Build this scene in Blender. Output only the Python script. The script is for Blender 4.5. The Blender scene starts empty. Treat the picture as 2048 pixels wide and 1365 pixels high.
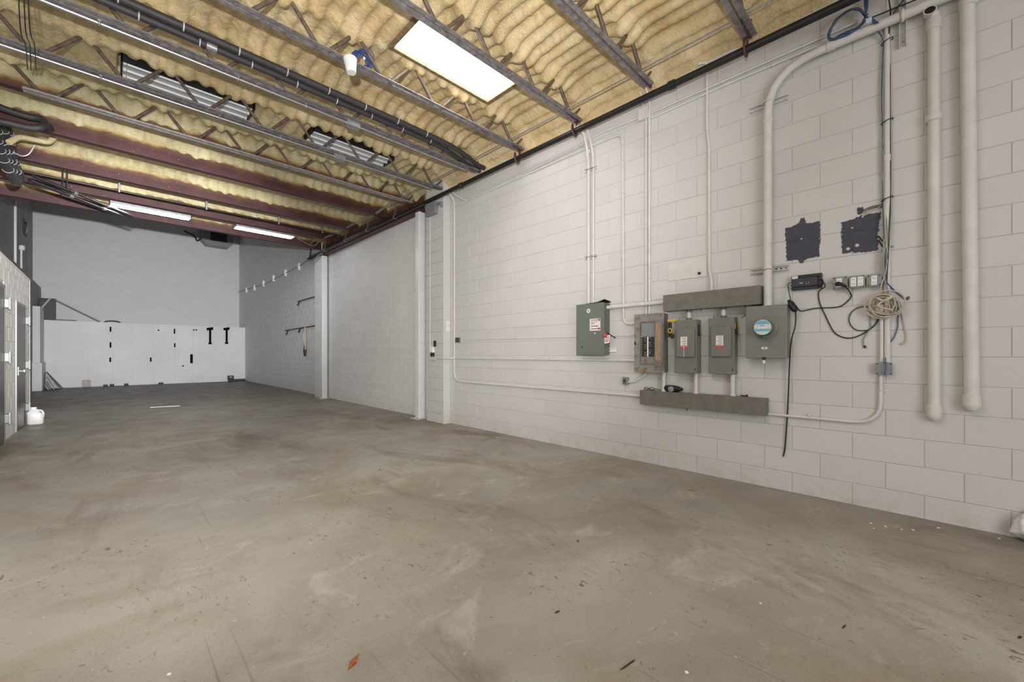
import bpy, bmesh, math, random
import numpy as np
from mathutils import Vector, Matrix, Euler
random.seed(7)
S = bpy.context.scene
COL = S.collection
PI = math.pi
# ---------------------------------------------------------------- camera
CAM_H = 1.2125; ANG = math.radians(44.7); FPX = 817.0
CA, SA = math.cos(ANG), math.sin(ANG)
cd = bpy.data.cameras.new('camera'); cam = bpy.data.objects.new('camera', cd); COL.objects.link(cam)
cam.location = (0, 0, CAM_H); cam.rotation_euler = (PI/2, 0, -ANG)
cd.sensor_width = 36; cd.lens = 36*FPX/2048; cd.shift_y = 25.5/2048; cd.clip_start = .02
S.camera = cam
# ---------------------------------------------------------------- world, lights, exposure
wd = bpy.data.worlds.new('world'); S.world = wd; wd.use_nodes = True
bg = wd.node_tree.nodes['Background']; bg.inputs[0].default_value = (.80, .88, 1, 1); bg.inputs[1].default_value = .6
def area(name, loc, rot, sx, sy, power, col=(1, 1, 1), spread=PI):
    l = bpy.data.lights.new(name, 'AREA'); l.shape = 'RECTANGLE'; l.size = sx; l.size_y = sy; l.energy = power; l.color = col; l.spread = spread
    o = bpy.data.objects.new(name, l); COL.objects.link(o); o.location = loc; o.rotation_euler = rot
    return o
# added fill light in an invented opening behind the camera
area('door_daylight', (-.2, -4.05, 2.0), (PI/2, 0, 0), 3.2, 3.6, 185, (.97, .985, 1))
# added soft fill from overhead, out of view above the camera
area('overhead_lamps', (.7, 1.3, 3.95), (0, 0, 0), 1.3, 1.6, 48, (.97, .985, 1))
# the photographer's flash beside the camera
def spot(name, loc, target, power, size, blend, rad, col=(1, 1, 1)):
    l = bpy.data.lights.new(name, 'SPOT'); l.energy = power; l.spot_size = size; l.spot_blend = blend; l.shadow_soft_size = rad; l.color = col
    o = bpy.data.objects.new(name, l); COL.objects.link(o); o.location = loc
    o.rotation_euler = (Vector(target)-Vector(loc)).to_track_quat('-Z', 'Y').to_euler()
    return o
spot('camera_flash', (.12, -.05, 1.62), (1.2, 22.7, 2.9), 9500, math.radians(38), 1, .05)
spot('camera_flash_up', (-.30, -.10, 1.62), (1.3, 7.0, 4.6), 1150, math.radians(128), .8, .05, (1, .99, .97))
vs = S.view_settings; vs.view_transform = 'Standard'; vs.look = 'None'; vs.gamma = 1; vs.use_curve_mapping = False
vs.exposure = -0.12
# ---------------------------------------------------------------- picture to place: points where a line of sight meets a real plane
def ray(u, v):
    r = (u-1024)/FPX; s = (708-v)/FPX
    return SA + r*CA, CA - r*SA, s
WX = 4.25
def atX(u, v, X):
    a, b, s = ray(u, v); d = X/a
    return Vector((X, d*b, CAM_H+d*s))
def atY(u, v, Y):
    a, b, s = ray(u, v); d = Y/b
    return Vector((d*a, Y, CAM_H+d*s))
def atZ(u, v, Z):
    a, b, s = ray(u, v); d = (Z-CAM_H)/s
    return Vector((d*a, d*b, Z))
def wp(u, v, o=0.0): return atX(u, v, WX-o)        # a point o in front of the equipment wall
# ---------------------------------------------------------------- materials
def lin(c):
    return tuple(((x/255)/12.92 if x/255 <= .04045 else ((x/255+.055)/1.055)**2.4) for x in c[:3])+(1,)
class NT:
    def __init__(s, name):
        s.m = bpy.data.materials.new(name); s.m.use_nodes = True; s.t = s.m.node_tree; s.n = s.t.nodes; s.b = s.n['Principled BSDF']
        s.geo = s.n.new('ShaderNodeNewGeometry'); s.pos = s.geo.outputs['Position']
        s.obj = s.n.new('ShaderNodeTexCoord').outputs['Object']
    def link(s, a, b): s.t.links.new(a, b)
    def noise(s, scale, detail=4, rough=.55, dist=0, vec=None, stretch=None):
        n = s.n.new('ShaderNodeTexNoise'); n.inputs['Scale'].default_value = scale; n.inputs['Detail'].default_value = detail
        n.inputs['Roughness'].default_value = rough; n.inputs['Distortion'].default_value = dist
        v = vec or s.pos
        if stretch:
            mp = s.n.new('ShaderNodeMapping'); mp.inputs['Scale'].default_value = stretch[:3]
            if len(stretch) > 3: mp.inputs['Rotation'].default_value = (0, 0, stretch[3])
            s.link(v, mp.inputs[0]); v = mp.outputs[0]
        s.link(v, n.inputs['Vector']); return n.outputs[0]
    def voro(s, scale, feature='F1', vec=None):
        n = s.n.new('ShaderNodeTexVoronoi'); n.feature = feature; n.inputs['Scale'].default_value = scale; s.link(vec or s.pos, n.inputs['Vector']); return n.outputs[0]
    def ramp(s, x, stops, interp='LINEAR'):
        n = s.n.new('ShaderNodeValToRGB'); s.link(x, n.inputs[0]); e = n.color_ramp.elements; n.color_ramp.interpolation = interp
        while len(e) < len(stops): e.new(.5)
        for q, (p, c) in zip(e, stops): q.position = p; q.color = c if len(c) == 4 else (*c, 1)
        return n.outputs[0]
    def bw(s, x, a, b): return s.ramp(x, [(a, (0, 0, 0)), (b, (1, 1, 1))])
    def mix(s, f, a, b, mode='MIX'):
        n = s.n.new('ShaderNodeMix'); n.data_type = 'RGBA'; n.blend_type = mode
        for i, x in ((0, f), (6, a), (7, b)):
            if hasattr(x, 'is_linked'): s.link(x, n.inputs[i])
            else: n.inputs[i].default_value = x
        return n.outputs[2]
    def math(s, op, a, b=0.0):
        n = s.n.new('ShaderNodeMath'); n.operation = op
        for i, x in ((0, a), (1, b)):
            if hasattr(x, 'is_linked'): s.link(x, n.inputs[i])
            else: n.inputs[i].default_value = x
        return n.outputs[0]
    def xyz(s, v):
        n = s.n.new('ShaderNodeSeparateXYZ'); s.link(v, n.inputs[0]); return n.outputs
    def bump(s, h, strength=.3, dist=.01, prev=None):
        n = s.n.new('ShaderNodeBump'); n.inputs['Strength'].default_value = strength; n.inputs['Distance'].default_value = dist
        s.link(h, n.inputs['Height'])
        if prev: s.link(prev, n.inputs['Normal'])
        s.link(n.outputs[0], s.b.inputs['Normal']); return n.outputs[0]
    def set(s, col=None, rough=None, metal=None, spec=None):
        for k, v in (('Base Color', col), ('Roughness', rough), ('Metallic', metal), ('Specular IOR Level', spec)):
            if v is None: continue
            if hasattr(v, 'is_linked'): s.link(v, s.b.inputs[k])
            else: s.b.inputs[k].default_value = v
        return s.m
def mat(name, c, rough=.55, metal=0, var=.10, scale=9, bump=0, bscale=90, spec=.5, dirt=None, dirt_at=(.58, .70), dscale=14):
    t = NT(name); c = lin(c)
    d = tuple(x*(1-var*1.6) for x in c[:3])+(1,); l = tuple(min(1, x*(1+var)) for x in c[:3])+(1,)
    col = t.ramp(t.noise(scale), [(.3, d), (.7, l)])
    if dirt: col = t.mix(t.bw(t.noise(dscale, 8, .65), *dirt_at), col, lin(dirt))
    if bump: t.bump(t.noise(bscale, 5), bump, .004)
    return t.set(col, rough, metal, spec)
M = {}
# painted block: cream white, soft dirt and roller marks
def block_paint(name, c, dirt, low=True):
    t = NT(name)
    col = t.ramp(t.noise(1.3, 5), [(.3, tuple(x*.95 for x in lin(c)[:3])), (.7, lin(c))])
    oi = t.n.new('ShaderNodeObjectInfo')
    col = t.mix(1.0, col, t.ramp(oi.outputs['Random'], [(0, (.955, .955, .955)), (1, (1, 1, 1))]), 'MULTIPLY')
    col = t.mix(t.math('MULTIPLY', t.bw(t.noise(26, 9, .7), .70, .76), .45), col, lin(dirt))
    if low:   # splash dirt and flaking paint along the foot of the wall
        z = t.xyz(t.pos)[2]
        f = t.math('MULTIPLY', t.ramp(z, [(0, (1, 1, 1)), (.26, (0, 0, 0))]), t.bw(t.noise(11, 9, .7), .44, .62))
        col = t.mix(t.math('MULTIPLY', f, .40), col, lin((176, 162, 142)))
    h = t.math('ADD', t.noise(60, 6, .6), t.math('MULTIPLY', t.noise(13, 3), 1.2))
    t.bump(h, .22, .006)
    return t.set(col, .62, 0, .25)
M['block'] = block_paint('white_block_paint', (206, 204, 203), (150, 140, 125))
M['mortar'] = mat('painted_mortar', (192, 190, 187), .75, var=.06, scale=6, bump=.3, bscale=70, spec=.2)
M['block_rear'] = block_paint('rear_block_paint', (226, 225, 223), (150, 145, 140))
M['mortar_rear'] = mat('rear_painted_mortar', (234, 232, 229), .75, var=.05, spec=.2)
M['far'] = mat('far_wall_paint', (203, 204, 207), .6, var=.05, scale=1.2, spec=.3)
M['darkwall'] = mat('dusty_grey_wall_paint', (150, 149, 149), .8, var=.12, scale=1.5)  # shade on the rear side walls put into a darker grey
M['plaster'] = mat('white_panel_paint', (214, 213, 212), .6, var=.05, scale=1.1, dirt=(150, 148, 145), dirt_at=(.66, .80), dscale=2.2)
# concrete floor
def floor_mat():
    t = NT('worn_painted_concrete'); p = t.pos
    base = t.ramp(t.noise(.55, 6, .6, .4), [(.30, lin((132, 127, 118))), (.52, lin((157, 152, 141))), (.75, lin((176, 172, 161)))])
    # brown rubbed patches
    col = t.mix(t.math('MULTIPLY', t.bw(t.noise(.9, 8, .66, .8), .47, .64), .62), base, lin((140, 123, 103)))
    # pale scraped patches
    col = t.mix(t.math('MULTIPLY', t.bw(t.noise(1.25, 9, .68, 1.2, stretch=(1, 1.5, 1, .7)), .56, .68), .42), col, lin((200, 192, 180)))
    # dark damp stains
    col = t.mix(t.math('MULTIPLY', t.bw(t.noise(.75, 7, .62, .6, stretch=(1.7, .6, 1, .15)), .54, .68), .75), col, lin((108, 94, 77)))
    # streaks along the room
    col = t.mix(t.math('MULTIPLY', t.bw(t.noise(3.2, 7, .7, .3, stretch=(2.6, .35, 1, .12)), .60, .72), .4), col, lin((116, 108, 95)))
    # dirt along the wall's foot
    x = t.xyz(p)[0]
    col = t.mix(t.math('MULTIPLY', t.bw(x, 3.55, 4.22), t.math('MULTIPLY', t.bw(t.noise(3.1, 7, .65), .36, .62), .6)), col, lin((112, 98, 78)))
    # far floor's dimmer light put into the colour, with dark patches by the partition
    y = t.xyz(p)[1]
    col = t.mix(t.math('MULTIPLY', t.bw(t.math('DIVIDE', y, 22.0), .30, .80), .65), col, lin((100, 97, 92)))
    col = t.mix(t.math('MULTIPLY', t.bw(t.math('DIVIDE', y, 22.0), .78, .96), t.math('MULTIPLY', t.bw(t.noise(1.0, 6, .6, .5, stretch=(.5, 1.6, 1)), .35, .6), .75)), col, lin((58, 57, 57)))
    # pits, drips and specks
    k1 = t.bw(t.noise(21, 6, .6, 1.0, stretch=(1.6, .8, 1, .5)), .625, .645)
    k2 = t.bw(t.noise(1.1, 3), .45, .58)
    col = t.mix(t.math('MULTIPLY', t.math('MULTIPLY', k1, k2), .8), col, lin((88, 79, 66)))
    k3 = t.bw(t.noise(34, 5, .6, .6), .665, .68)
    col = t.mix(t.math('MULTIPLY', k3, .55), col, lin((92, 84, 72)))
    k4 = t.bw(t.noise(27, 5, .6, .5, stretch=(1.2, .8, 1, 2.0)), .68, .695)
    col = t.mix(t.math('MULTIPLY', k4, .5), col, lin((200, 196, 186)))
    # long scratches
    for i, (ang, sc) in enumerate(((.62, 1.5), (-.5, 1.1))):
        k = t.bw(t.noise(sc*4, 3, .5, .1, stretch=(5.5, .10, 1, ang)), .69-.01*i, .71-.01*i)
        col = t.mix(t.math('MULTIPLY', t.math('MULTIPLY', k, t.bw(t.noise(.8, 2), .45, .6)), .5), col, lin((98, 90, 76)))
    fine = t.noise(140, 3, .6)
    col = t.mix(.35, col, t.mix(1.0, col, t.ramp(fine, [(.3, (.6, .6, .6)), (.7, (1.25, 1.25, 1.25))]), 'MULTIPLY'))
    t.bump(t.math('ADD', t.noise(5, 6, .6), t.math('MULTIPLY', k1, -.25)), .12, .02)
    return t.set(col, t.ramp(t.noise(2.5, 5), [(.3, (.40,)*3), (.7, (.62,)*3)]), 0, .35)
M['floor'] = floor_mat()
# sprayed foam
def foam_mat():
    t = NT('sprayed_foam')
    y = t.xyz(t.pos)[1]
    near = t.ramp(t.noise(3.2, 6, .6, .6), [(.25, lin((188, 158, 110))), (.5, lin((211, 188, 144))), (.75, lin((225, 208, 170)))])
    far = t.ramp(t.noise(3.2, 6, .6, .6), [(.25, lin((176, 166, 126))), (.5, lin((202, 192, 152))), (.75, lin((220, 210, 174)))])
    col = t.mix(t.bw(t.math('DIVIDE', y, 12.0), .40, .60), near, far)
    # darker orange skin where the spray ran thick
    col = t.mix(t.math('MULTIPLY', t.bw(t.noise(2.1, 5, .6, .8), .60, .76), .45), col, lin((186, 142, 76)))
    col = t.mix(t.math('MULTIPLY', t.bw(t.noise(13, 6, .65, 1.5), .50, .66), .35), col, lin((168, 134, 82)))
    x = t.xyz(t.pos)[0]
    col = t.mix(t.math('MULTIPLY', t.bw(x, 3.85, 4.2), .5), col, lin((212, 166, 96)))
    w = t.noise(19, 6, .62, 1.4, stretch=(.75, 1.5, 1)); w2 = t.noise(46, 4, .6, 2.0)
    patch = t.bw(t.noise(1.1, 3), .42, .62)
    h = t.math('ADD', t.math('MULTIPLY', w, .75), t.math('MULTIPLY', t.math('MULTIPLY', w2, patch), 1.3))
    vo = t.voro(34, 'DISTANCE_TO_EDGE', None)
    h = t.math('ADD', h, t.math('MULTIPLY', t.math('MULTIPLY', t.math('MINIMUM', vo, .22), patch), .9))
    t.bump(h, .8, .015)
    return t.set(col, .42, 0, .4)
M['foam'] = foam_mat()
# red primer steel with foam overspray that starts ragged near its top
def red_steel(name, z0, z1):
    t = NT(name)
    base = t.ramp(t.noise(5, 5), [(.3, lin((66, 39, 41))), (.7, lin((84, 53, 54)))])
    z = t.xyz(t.pos)[2]
    zz = t.math('ADD', z, t.math('MULTIPLY', t.math('SUBTRACT', t.noise(4.5, 7, .62), .5), .16))
    r = t.math('DIVIDE', t.math('SUBTRACT', zz, z0), z1-z0)
    col = t.mix(t.bw(r, .15, .8), base, lin((106, 78, 58)))
    col = t.mix(t.bw(r, .60, 1.0), col, lin((184, 160, 112)))
    col = t.mix(t.bw(t.noise(42, 4, .6), .705, .72), col, lin((214, 196, 150)))
    return t.set(col, .5, 0, .4)
M['red'] = red_steel('red_primer_steel', 4.14, 4.29)
M['red_girder'] = red_steel('red_primer_girder', 4.06, 4.24)
M['red_plain'] = mat('maroon_primer', (80, 50, 52), .55, var=.2, scale=14)
M['chord'] = mat('grey_joist_steel', (126, 121, 121), .5, .15, var=.3, scale=16, dirt=(176, 170, 166), dirt_at=(.60, .68), dscale=30)
M['chord_lite'] = mat('pale_joist_steel', (152, 147, 144), .5, .1, var=.2, scale=16, dirt=(120, 112, 106), dirt_at=(.60, .68), dscale=30)
def web_mat():
    t = NT('brown_web_steel'); z = t.xyz(t.pos)[2]
    base = t.ramp(t.noise(20, 4), [(.3, lin((66, 55, 50))), (.7, lin((112, 96, 86)))])
    zz = t.math('ADD', z, t.math('MULTIPLY', t.math('SUBTRACT', t.noise(9, 4), .5), .10))
    col = t.mix(t.bw(zz, 4.12, 4.20), base, lin((158, 106, 54)))
    col = t.mix(t.bw(zz, 4.17, 4.25), col, lin((206, 174, 112)))
    return t.set(col, .5, 0, .4)
M['web'] = web_mat()
M['black_pipe'] = mat('black_pipe_paint', (38, 38, 39), .35, .2, var=.2, scale=10)
M['insul'] = mat('black_insulation', (50, 49, 51), .6, var=.15, scale=20)
M['tie'] = mat('silver_tie', (196, 198, 204), .4, .2, var=.1)
M['emt'] = mat('bright_emt', (190, 190, 192), .34, .9, var=.05)
M['galv'] = mat('galvanised_steel', (164, 166, 168), .42, .6, var=.15, scale=25)
M['paintpipe'] = mat('painted_conduit', (209, 206, 203), .5, var=.05, scale=12, bump=.08, bscale=60, spec=.35)
M['pvc'] = mat('painted_pvc', (209, 206, 202), .5, var=.05, scale=7, bump=.06, bscale=40, spec=.35)
M['gutterbox'] = mat('grey_enamel', (112, 109, 102), .5, var=.10, scale=14, bump=.06, bscale=120, dirt=(140, 132, 120), dirt_at=(.66, .76))
M['switchgrey'] = mat('switch_grey_enamel', (117, 117, 111), .42, var=.06, scale=10)
M['metergrey'] = mat('meter_grey_enamel', (124, 125, 120), .45, .05, var=.06, scale=8)
M['greenbox'] = mat('grey_green_enamel', (106, 113, 107), .42, var=.05, scale=8)
M['greenside'] = mat('grey_box_side', (98, 100, 95), .45, var=.10, scale=12)
M['rusty'] = mat('rusty_grey_enamel', (136, 134, 128), .55, var=.08, scale=10, dirt=(122, 98, 80), dirt_at=(.52, .62), dscale=13)
M['rustdoor'] = mat('peeled_rusty_door', (176, 150, 126), .6, var=.12, scale=16, dirt=(206, 150, 124), dirt_at=(.50, .58), dscale=9)
M['breaker'] = mat('black_breaker', (40, 37, 38), .4, var=.3, scale=60)
M['deadfront'] = mat('dead_front_grey', (132, 134, 136), .4, var=.04)
M['white'] = mat('white_plastic', (232, 231, 228), .45, var=.03)
M['label'] = mat('white_label', (226, 222, 220), .5, var=.02)
M['red_label'] = mat('red_label', (196, 70, 60), .5, var=.05)
M['pink_label'] = mat('pink_label', (205, 130, 135), .5, var=.05)
M['ink'] = mat('label_ink', (110, 100, 100), .6, var=.05)
M['darkink'] = mat('dark_ink', (40, 36, 38), .6, var=.05)
M['redplastic'] = mat('red_plastic', (178, 44, 36), .4, var=.1)
M['black'] = mat('black_plastic', (25, 24, 26), .42, var=.1)
M['modem'] = mat('blue_black_plastic', (48, 48, 58), .45, var=.08)
M['boxgrey'] = mat('grey_box_plastic', (134, 136, 140), .45, .1, var=.06)
M['yellow'] = mat('yellow_plastic', (206, 158, 40), .45, var=.1)
M['blue'] = mat('blue_cable', (64, 86, 118), .45, var=.15, scale=40)
M['bluedark'] = mat('deep_blue_cable', (30, 70, 142), .4, var=.2, scale=40)
M['beige'] = mat('beige_cable', (190, 180, 160), .5, var=.08, scale=40)
M['greycable'] = mat('grey_cable', (150, 148, 144), .5, var=.08)
M['rope'] = mat('pale_rope', (182, 176, 160), .7, var=.1, scale=60)
M['cabin'] = block_paint('cabin_block_paint', (232, 230, 226), (170, 160, 145), False)
M['hinge'] = mat('dull_hinge_steel', (120, 120, 120), .5, .2, var=.08)
M['iron'] = mat('black_iron', (16, 16, 16), .8, var=.1, spec=.1)
M['jug'] = mat('milky_plastic', (206, 206, 204), .4, var=.03)
M['patch'] = mat('bare_dark_block', (66, 66, 78), .7, var=.12, scale=22, bump=.3, bscale=90)
M['teal'] = mat('teal_dial', (104, 176, 190), .35, var=.05)
M['dialpale'] = mat('pale_dial', (196, 206, 214), .35, var=.04)
M['seal'] = mat('green_seal', (40, 120, 104), .35, var=.1)
M['darkdoor'] = mat('dark_grey_door', (92, 92, 92), .35, .1, var=.06, scale=5)
M['doorframe'] = mat('pale_grey_frame', (140, 140, 140), .4, .1, var=.05)
M['whitegloss'] = mat('white_gloss_enamel', (222, 223, 226), .3, var=.03)
M['reflector'] = mat('lamp_reflector', (172, 174, 178), .3, .35, var=.05, scale=4)
M['skyframe'] = mat('weathered_skylight_frame', (128, 106, 76), .6, var=.3, scale=20)
M['timber'] = mat('pale_board', (176, 172, 166), .7, var=.15, scale=12)
M['leaf'] = mat('dry_leaf', (158, 88, 44), .6, var=.2, scale=60)
M['bag'] = mat('white_bag', (226, 226, 230), .4, var=.04, scale=12)
M['tarp'] = mat('dark_panel', (66, 67, 70), .6, var=.1)
def emit(name, c, k):
    t = NT(name); t.b.inputs['Base Color'].default_value = lin(c); t.b.inputs['Emission Color'].default_value = lin(c); t.b.inputs['Emission Strength'].default_value = k
    n = t.noise(7, 3); t.link(t.ramp(n, [(.3, tuple(x*.96 for x in lin(c)[:3])), (.7, lin(c))]), t.b.inputs['Emission Color'])
    return t.m
M['skylight'] = emit('skylight_diffuser', (250, 249, 243), 11.0)
M['tube_on'] = emit('lit_fluorescent_tube', (250, 252, 255), 110.0)
M['tube'] = mat('fluorescent_tube', (226, 228, 232), .3, var=.03)
# ---------------------------------------------------------------- mesh building
class MB:
    def __init__(s): s.v = []; s.f = []; s.sm = []; s.mi = []
    def add(s, vs, fs, smooth=False, mi=0):
        b = len(s.v); s.v += [tuple(p) for p in vs]
        for f in fs: s.f.append(tuple(b+i for i in f)); s.sm.append(smooth); s.mi.append(mi)
        return s
    def hexa(s, p, mi=0):    # 8 corners: bottom ring then top ring
        return s.add(p, [(3, 2, 1, 0), (4, 5, 6, 7), (0, 1, 5, 4), (1, 2, 6, 5), (2, 3, 7, 6), (3, 0, 4, 7)], False, mi)
    def box(s, x0, x1, y0, y1, z0, z1, mi=0):
        x0, x1 = sorted((x0, x1)); y0, y1 = sorted((y0, y1)); z0, z1 = sorted((z0, z1))
        return s.hexa([(x0, y0, z0), (x1, y0, z0), (x1, y1, z0), (x0, y1, z0), (x0, y0, z1), (x1, y0, z1), (x1, y1, z1), (x0, y1, z1)], mi)
    def cbox(s, x0, x1, y0, y1, z0, z1, c=.003, seg=2):
        x0, x1 = sorted((x0, x1)); y0, y1 = sorted((y0, y1)); z0, z1 = sorted((z0, z1))
        bm = bmesh.new(); bmesh.ops.create_cube(bm, size=1)
        for v in bm.verts: v.co = Vector(((x0+x1)/2+v.co.x*(x1-x0), (y0+y1)/2+v.co.y*(y1-y0), (z0+z1)/2+v.co.z*(z1-z0)))
        c = min(c, .45*min(x1-x0, y1-y0, z1-z0))
        bmesh.ops.bevel(bm, geom=bm.edges[:], offset=c, segments=seg, affect='EDGES', profile=.5)
        bm.verts.index_update(); s.add([v.co for v in bm.verts], [[v.index for v in f.verts] for f in bm.faces], False); bm.free()
        return s
    def tube(s, path, r, n=8, caps=True, mi=0, flat=None):
        path = [Vector(p) for p in path]; m = len(path)
        rs = r if isinstance(r, (list, tuple)) else [r]*m
        T = [(path[min(i+1, m-1)]-path[max(i-1, 0)]).normalized() for i in range(m)]
        up = Vector((0, 0, 1)) if abs(T[0].z) < .9 else Vector((0, 1, 0))
        N = (up-T[0]*up.dot(T[0])).normalized(); vs = []
        for i in range(m):
            N = (N-T[i]*N.dot(T[i])); N = N.normalized() if N.length > 1e-6 else Vector((1, 0, 0)); B = T[i].cross(N)
            for k in range(n):
                a = 2*PI*k/n; vs.append(path[i]+(N*math.cos(a)+B*math.sin(a)*(flat or 1))*rs[i])
        fs = [(i*n+k, i*n+(k+1) % n, (i+1)*n+(k+1) % n, (i+1)*n+k) for i in range(m-1) for k in range(n)]
        s.add(vs, fs, True, mi)
        if caps:
            k0 = len(vs)-n; s.add(vs[:n], [tuple(reversed(range(n)))], False, mi); s.add(vs[k0:], [tuple(range(n))], False, mi)
        return s
    def lathe(s, prof, o, ax, n=20, mi=0, smooth=True):   # prof: (radius, distance along ax)
        ax = Vector(ax).normalized(); up = Vector((0, 0, 1)) if abs(ax.z) < .9 else Vector((1, 0, 0))
        N = (up-ax*up.dot(ax)).normalized(); B = ax.cross(N); o = Vector(o); vs = []
        for r, h in prof:
            for k in range(n): a = 2*PI*k/n; vs.append(o+ax*h+(N*math.cos(a)+B*math.sin(a))*r)
        m = len(prof); ring = lambda i: vs[i*n:(i+1)*n]
        i = 0
        while i < m-1:                       # rings shared only where the profile turns gently
            j = i+1
            while j < m-1:
                d0 = Vector((prof[j][0]-prof[j-1][0], prof[j][1]-prof[j-1][1])); d1 = Vector((prof[j+1][0]-prof[j][0], prof[j+1][1]-prof[j][1]))
                if d0.length < 1e-7 or d1.length < 1e-7 or d0.angle(d1) > .62: break
                j += 1
            s.add([p for q in range(i, j+1) for p in ring(q)], [(q*n+k, q*n+(k+1) % n, (q+1)*n+(k+1) % n, (q+1)*n+k) for q in range(j-i) for k in range(n)], smooth, mi); i = j
        s.add(ring(0), [tuple(reversed(range(n)))], False, mi); s.add(ring(m-1), [tuple(range(n))], False, mi)
        return s
    def prism(s, pts, off):     # a polygon pushed along off
        pts = [Vector(p) for p in pts]; n = len(pts); off = Vector(off)
        return s.add(pts+[p+off for p in pts], [tuple(range(n)), tuple(reversed(range(n, 2*n)))]+[(i, n+i, n+(i+1) % n, (i+1) % n) for i in range(n)])
    def mesh(s, name, mats, shift=Vector((0, 0, 0))):
        me = bpy.data.meshes.new(name); me.from_pydata([tuple(Vector(p)-shift) for p in s.v], [], s.f)
        me.polygons.foreach_set('use_smooth', s.sm)
        for m in (mats if isinstance(mats, (list, tuple)) else [mats]): me.materials.append(M[m] if isinstance(m, str) else m)
        me.polygons.foreach_set('material_index', s.mi)
        bm = bmesh.new(); bm.from_mesh(me); bmesh.ops.recalc_face_normals(bm, faces=bm.faces[:]); bm.to_mesh(me); bm.free()
        return me
WL = {}          # where each object's own origin stands in the world
def props(o, label=None, cat=None, group=None, kind=None):
    for k, v in (('label', label), ('category', cat), ('group', group), ('kind', kind)):
        if v: o[k] = v
    return o
def place(o, w, parent=None):
    w = Vector(w); WL[o.name] = w
    o.location = w-WL[parent.name] if parent else w
    if parent: o.parent = parent
    return o
def ob(name, mb, mats, parent=None, label=None, cat=None, group=None, kind=None):
    a = np.array([tuple(p) for p in mb.v]); lo, hi = a.min(0), a.max(0)
    c = Vector(((lo[0]+hi[0])/2, (lo[1]+hi[1])/2, lo[2]))
    o = bpy.data.objects.new(name, mb.mesh(name, mats, c)); COL.objects.link(o)
    place(o, c, parent); return props(o, label, cat, group, kind)
def thing(name, label, cat, loc, group=None):
    o = bpy.data.objects.new(name, None); COL.objects.link(o); o.empty_display_size = .1
    place(o, loc); return props(o, label, cat, group)
def dup(o, off, label=None):
    def cp(src, par):
        c = src.copy(); COL.objects.link(c)
        if par: c.parent = par
        else: c.location = src.location+Vector(off)
        for ch in list(src.children): cp(ch, c)
        return c
    c = cp(o, None)
    if label: c['label'] = label
    return c
def arc(pts, r, k=6):      # round the corners of a path
    pts = [Vector(p) for p in pts]; out = [pts[0]]
    for a, b, c in zip(pts, pts[1:], pts[2:]):
        d1, d2 = (a-b), (c-b); q = min(r, d1.length*.49, d2.length*.49); p0, p1 = b+d1.normalized()*q, b+d2.normalized()*q
        for i in range(k+1):
            t = i/k; out.append(p0*(1-t)**2+b*2*t*(1-t)+p1*t*t)
    out.append(pts[-1]); return out
def spl(pts, k=6):         # smooth curve through points
    p = [Vector(x) for x in pts]; p = [p[0]*2-p[1]]+p+[p[-1]*2-p[-2]]; out = []
    for i in range(1, len(p)-2):
        for j in range(k):
            t = j/k; a, b, c, d = p[i-1:i+3]
            out.append(.5*((2*b)+(c-a)*t+(2*a-5*b+4*c-d)*t*t+(3*b-a-3*c+d)*t*t*t))
    out.append(p[-2]); return out
def loops(center, ax1, ax2, n, jit=.12, k=20, depth=None):     # a hank of n turns
    c = Vector(center); ax1 = Vector(ax1); ax2 = Vector(ax2); nrm = ax1.cross(ax2).normalized(); out = []
    for i in range(n):
        s1, s2 = 1+random.uniform(-jit, jit), 1+random.uniform(-jit, jit); oo = ax1*random.uniform(-jit, jit)*.6+ax2*random.uniform(-jit, jit)*.6; dz = random.uniform(-1, 1)*(depth or .01)
        for j in range(k):
            a = 2*PI*j/k; out.append(c+oo+ax1*s1*math.cos(a)+ax2*s2*math.sin(a)+nrm*(dz+.004*math.sin(a*3+i)))
    return out
# ---------------------------------------------------------------- the setting
BW_Y = 22.7; FAR_X = 4.40; MID_X = 4.29; LW_X = -1.93
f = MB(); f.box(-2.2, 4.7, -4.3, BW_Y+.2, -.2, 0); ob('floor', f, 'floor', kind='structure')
BH, BL = .2032, .4064
_bm = {}
def block_mesh(L, H, mname):
    key = (round(L, 3), round(H, 3), mname)
    if key in _bm: return _bm[key]
    g, c, d = .0022, .003, .014      # half joint, chamfer, how far the face stands proud
    y0, y1, z0, z1 = -L/2+g, L/2-g, g, H-g
    back = [(d, y0, z0), (d, y1, z0), (d, y1, z1), (d, y0, z1)]; mid = [(c*.7, y0, z0), (c*.7, y1, z0), (c*.7, y1, z1), (c*.7, y0, z1)]
    fr = [(0, y0+c, z0+c), (0, y1-c, z0+c), (0, y1-c, z1-c), (0, y0+c, z1-c)]
    m = MB(); m.add(back+mid+fr, [(4*k+i, 4*k+(i+1) % 4, 4*k+4+(i+1) % 4, 4*k+4+i) for k in (0, 1) for i in range(4)]+[(8, 9, 10, 11)])
    _bm[key] = m.mesh('block', mname); return _bm[key]
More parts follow.
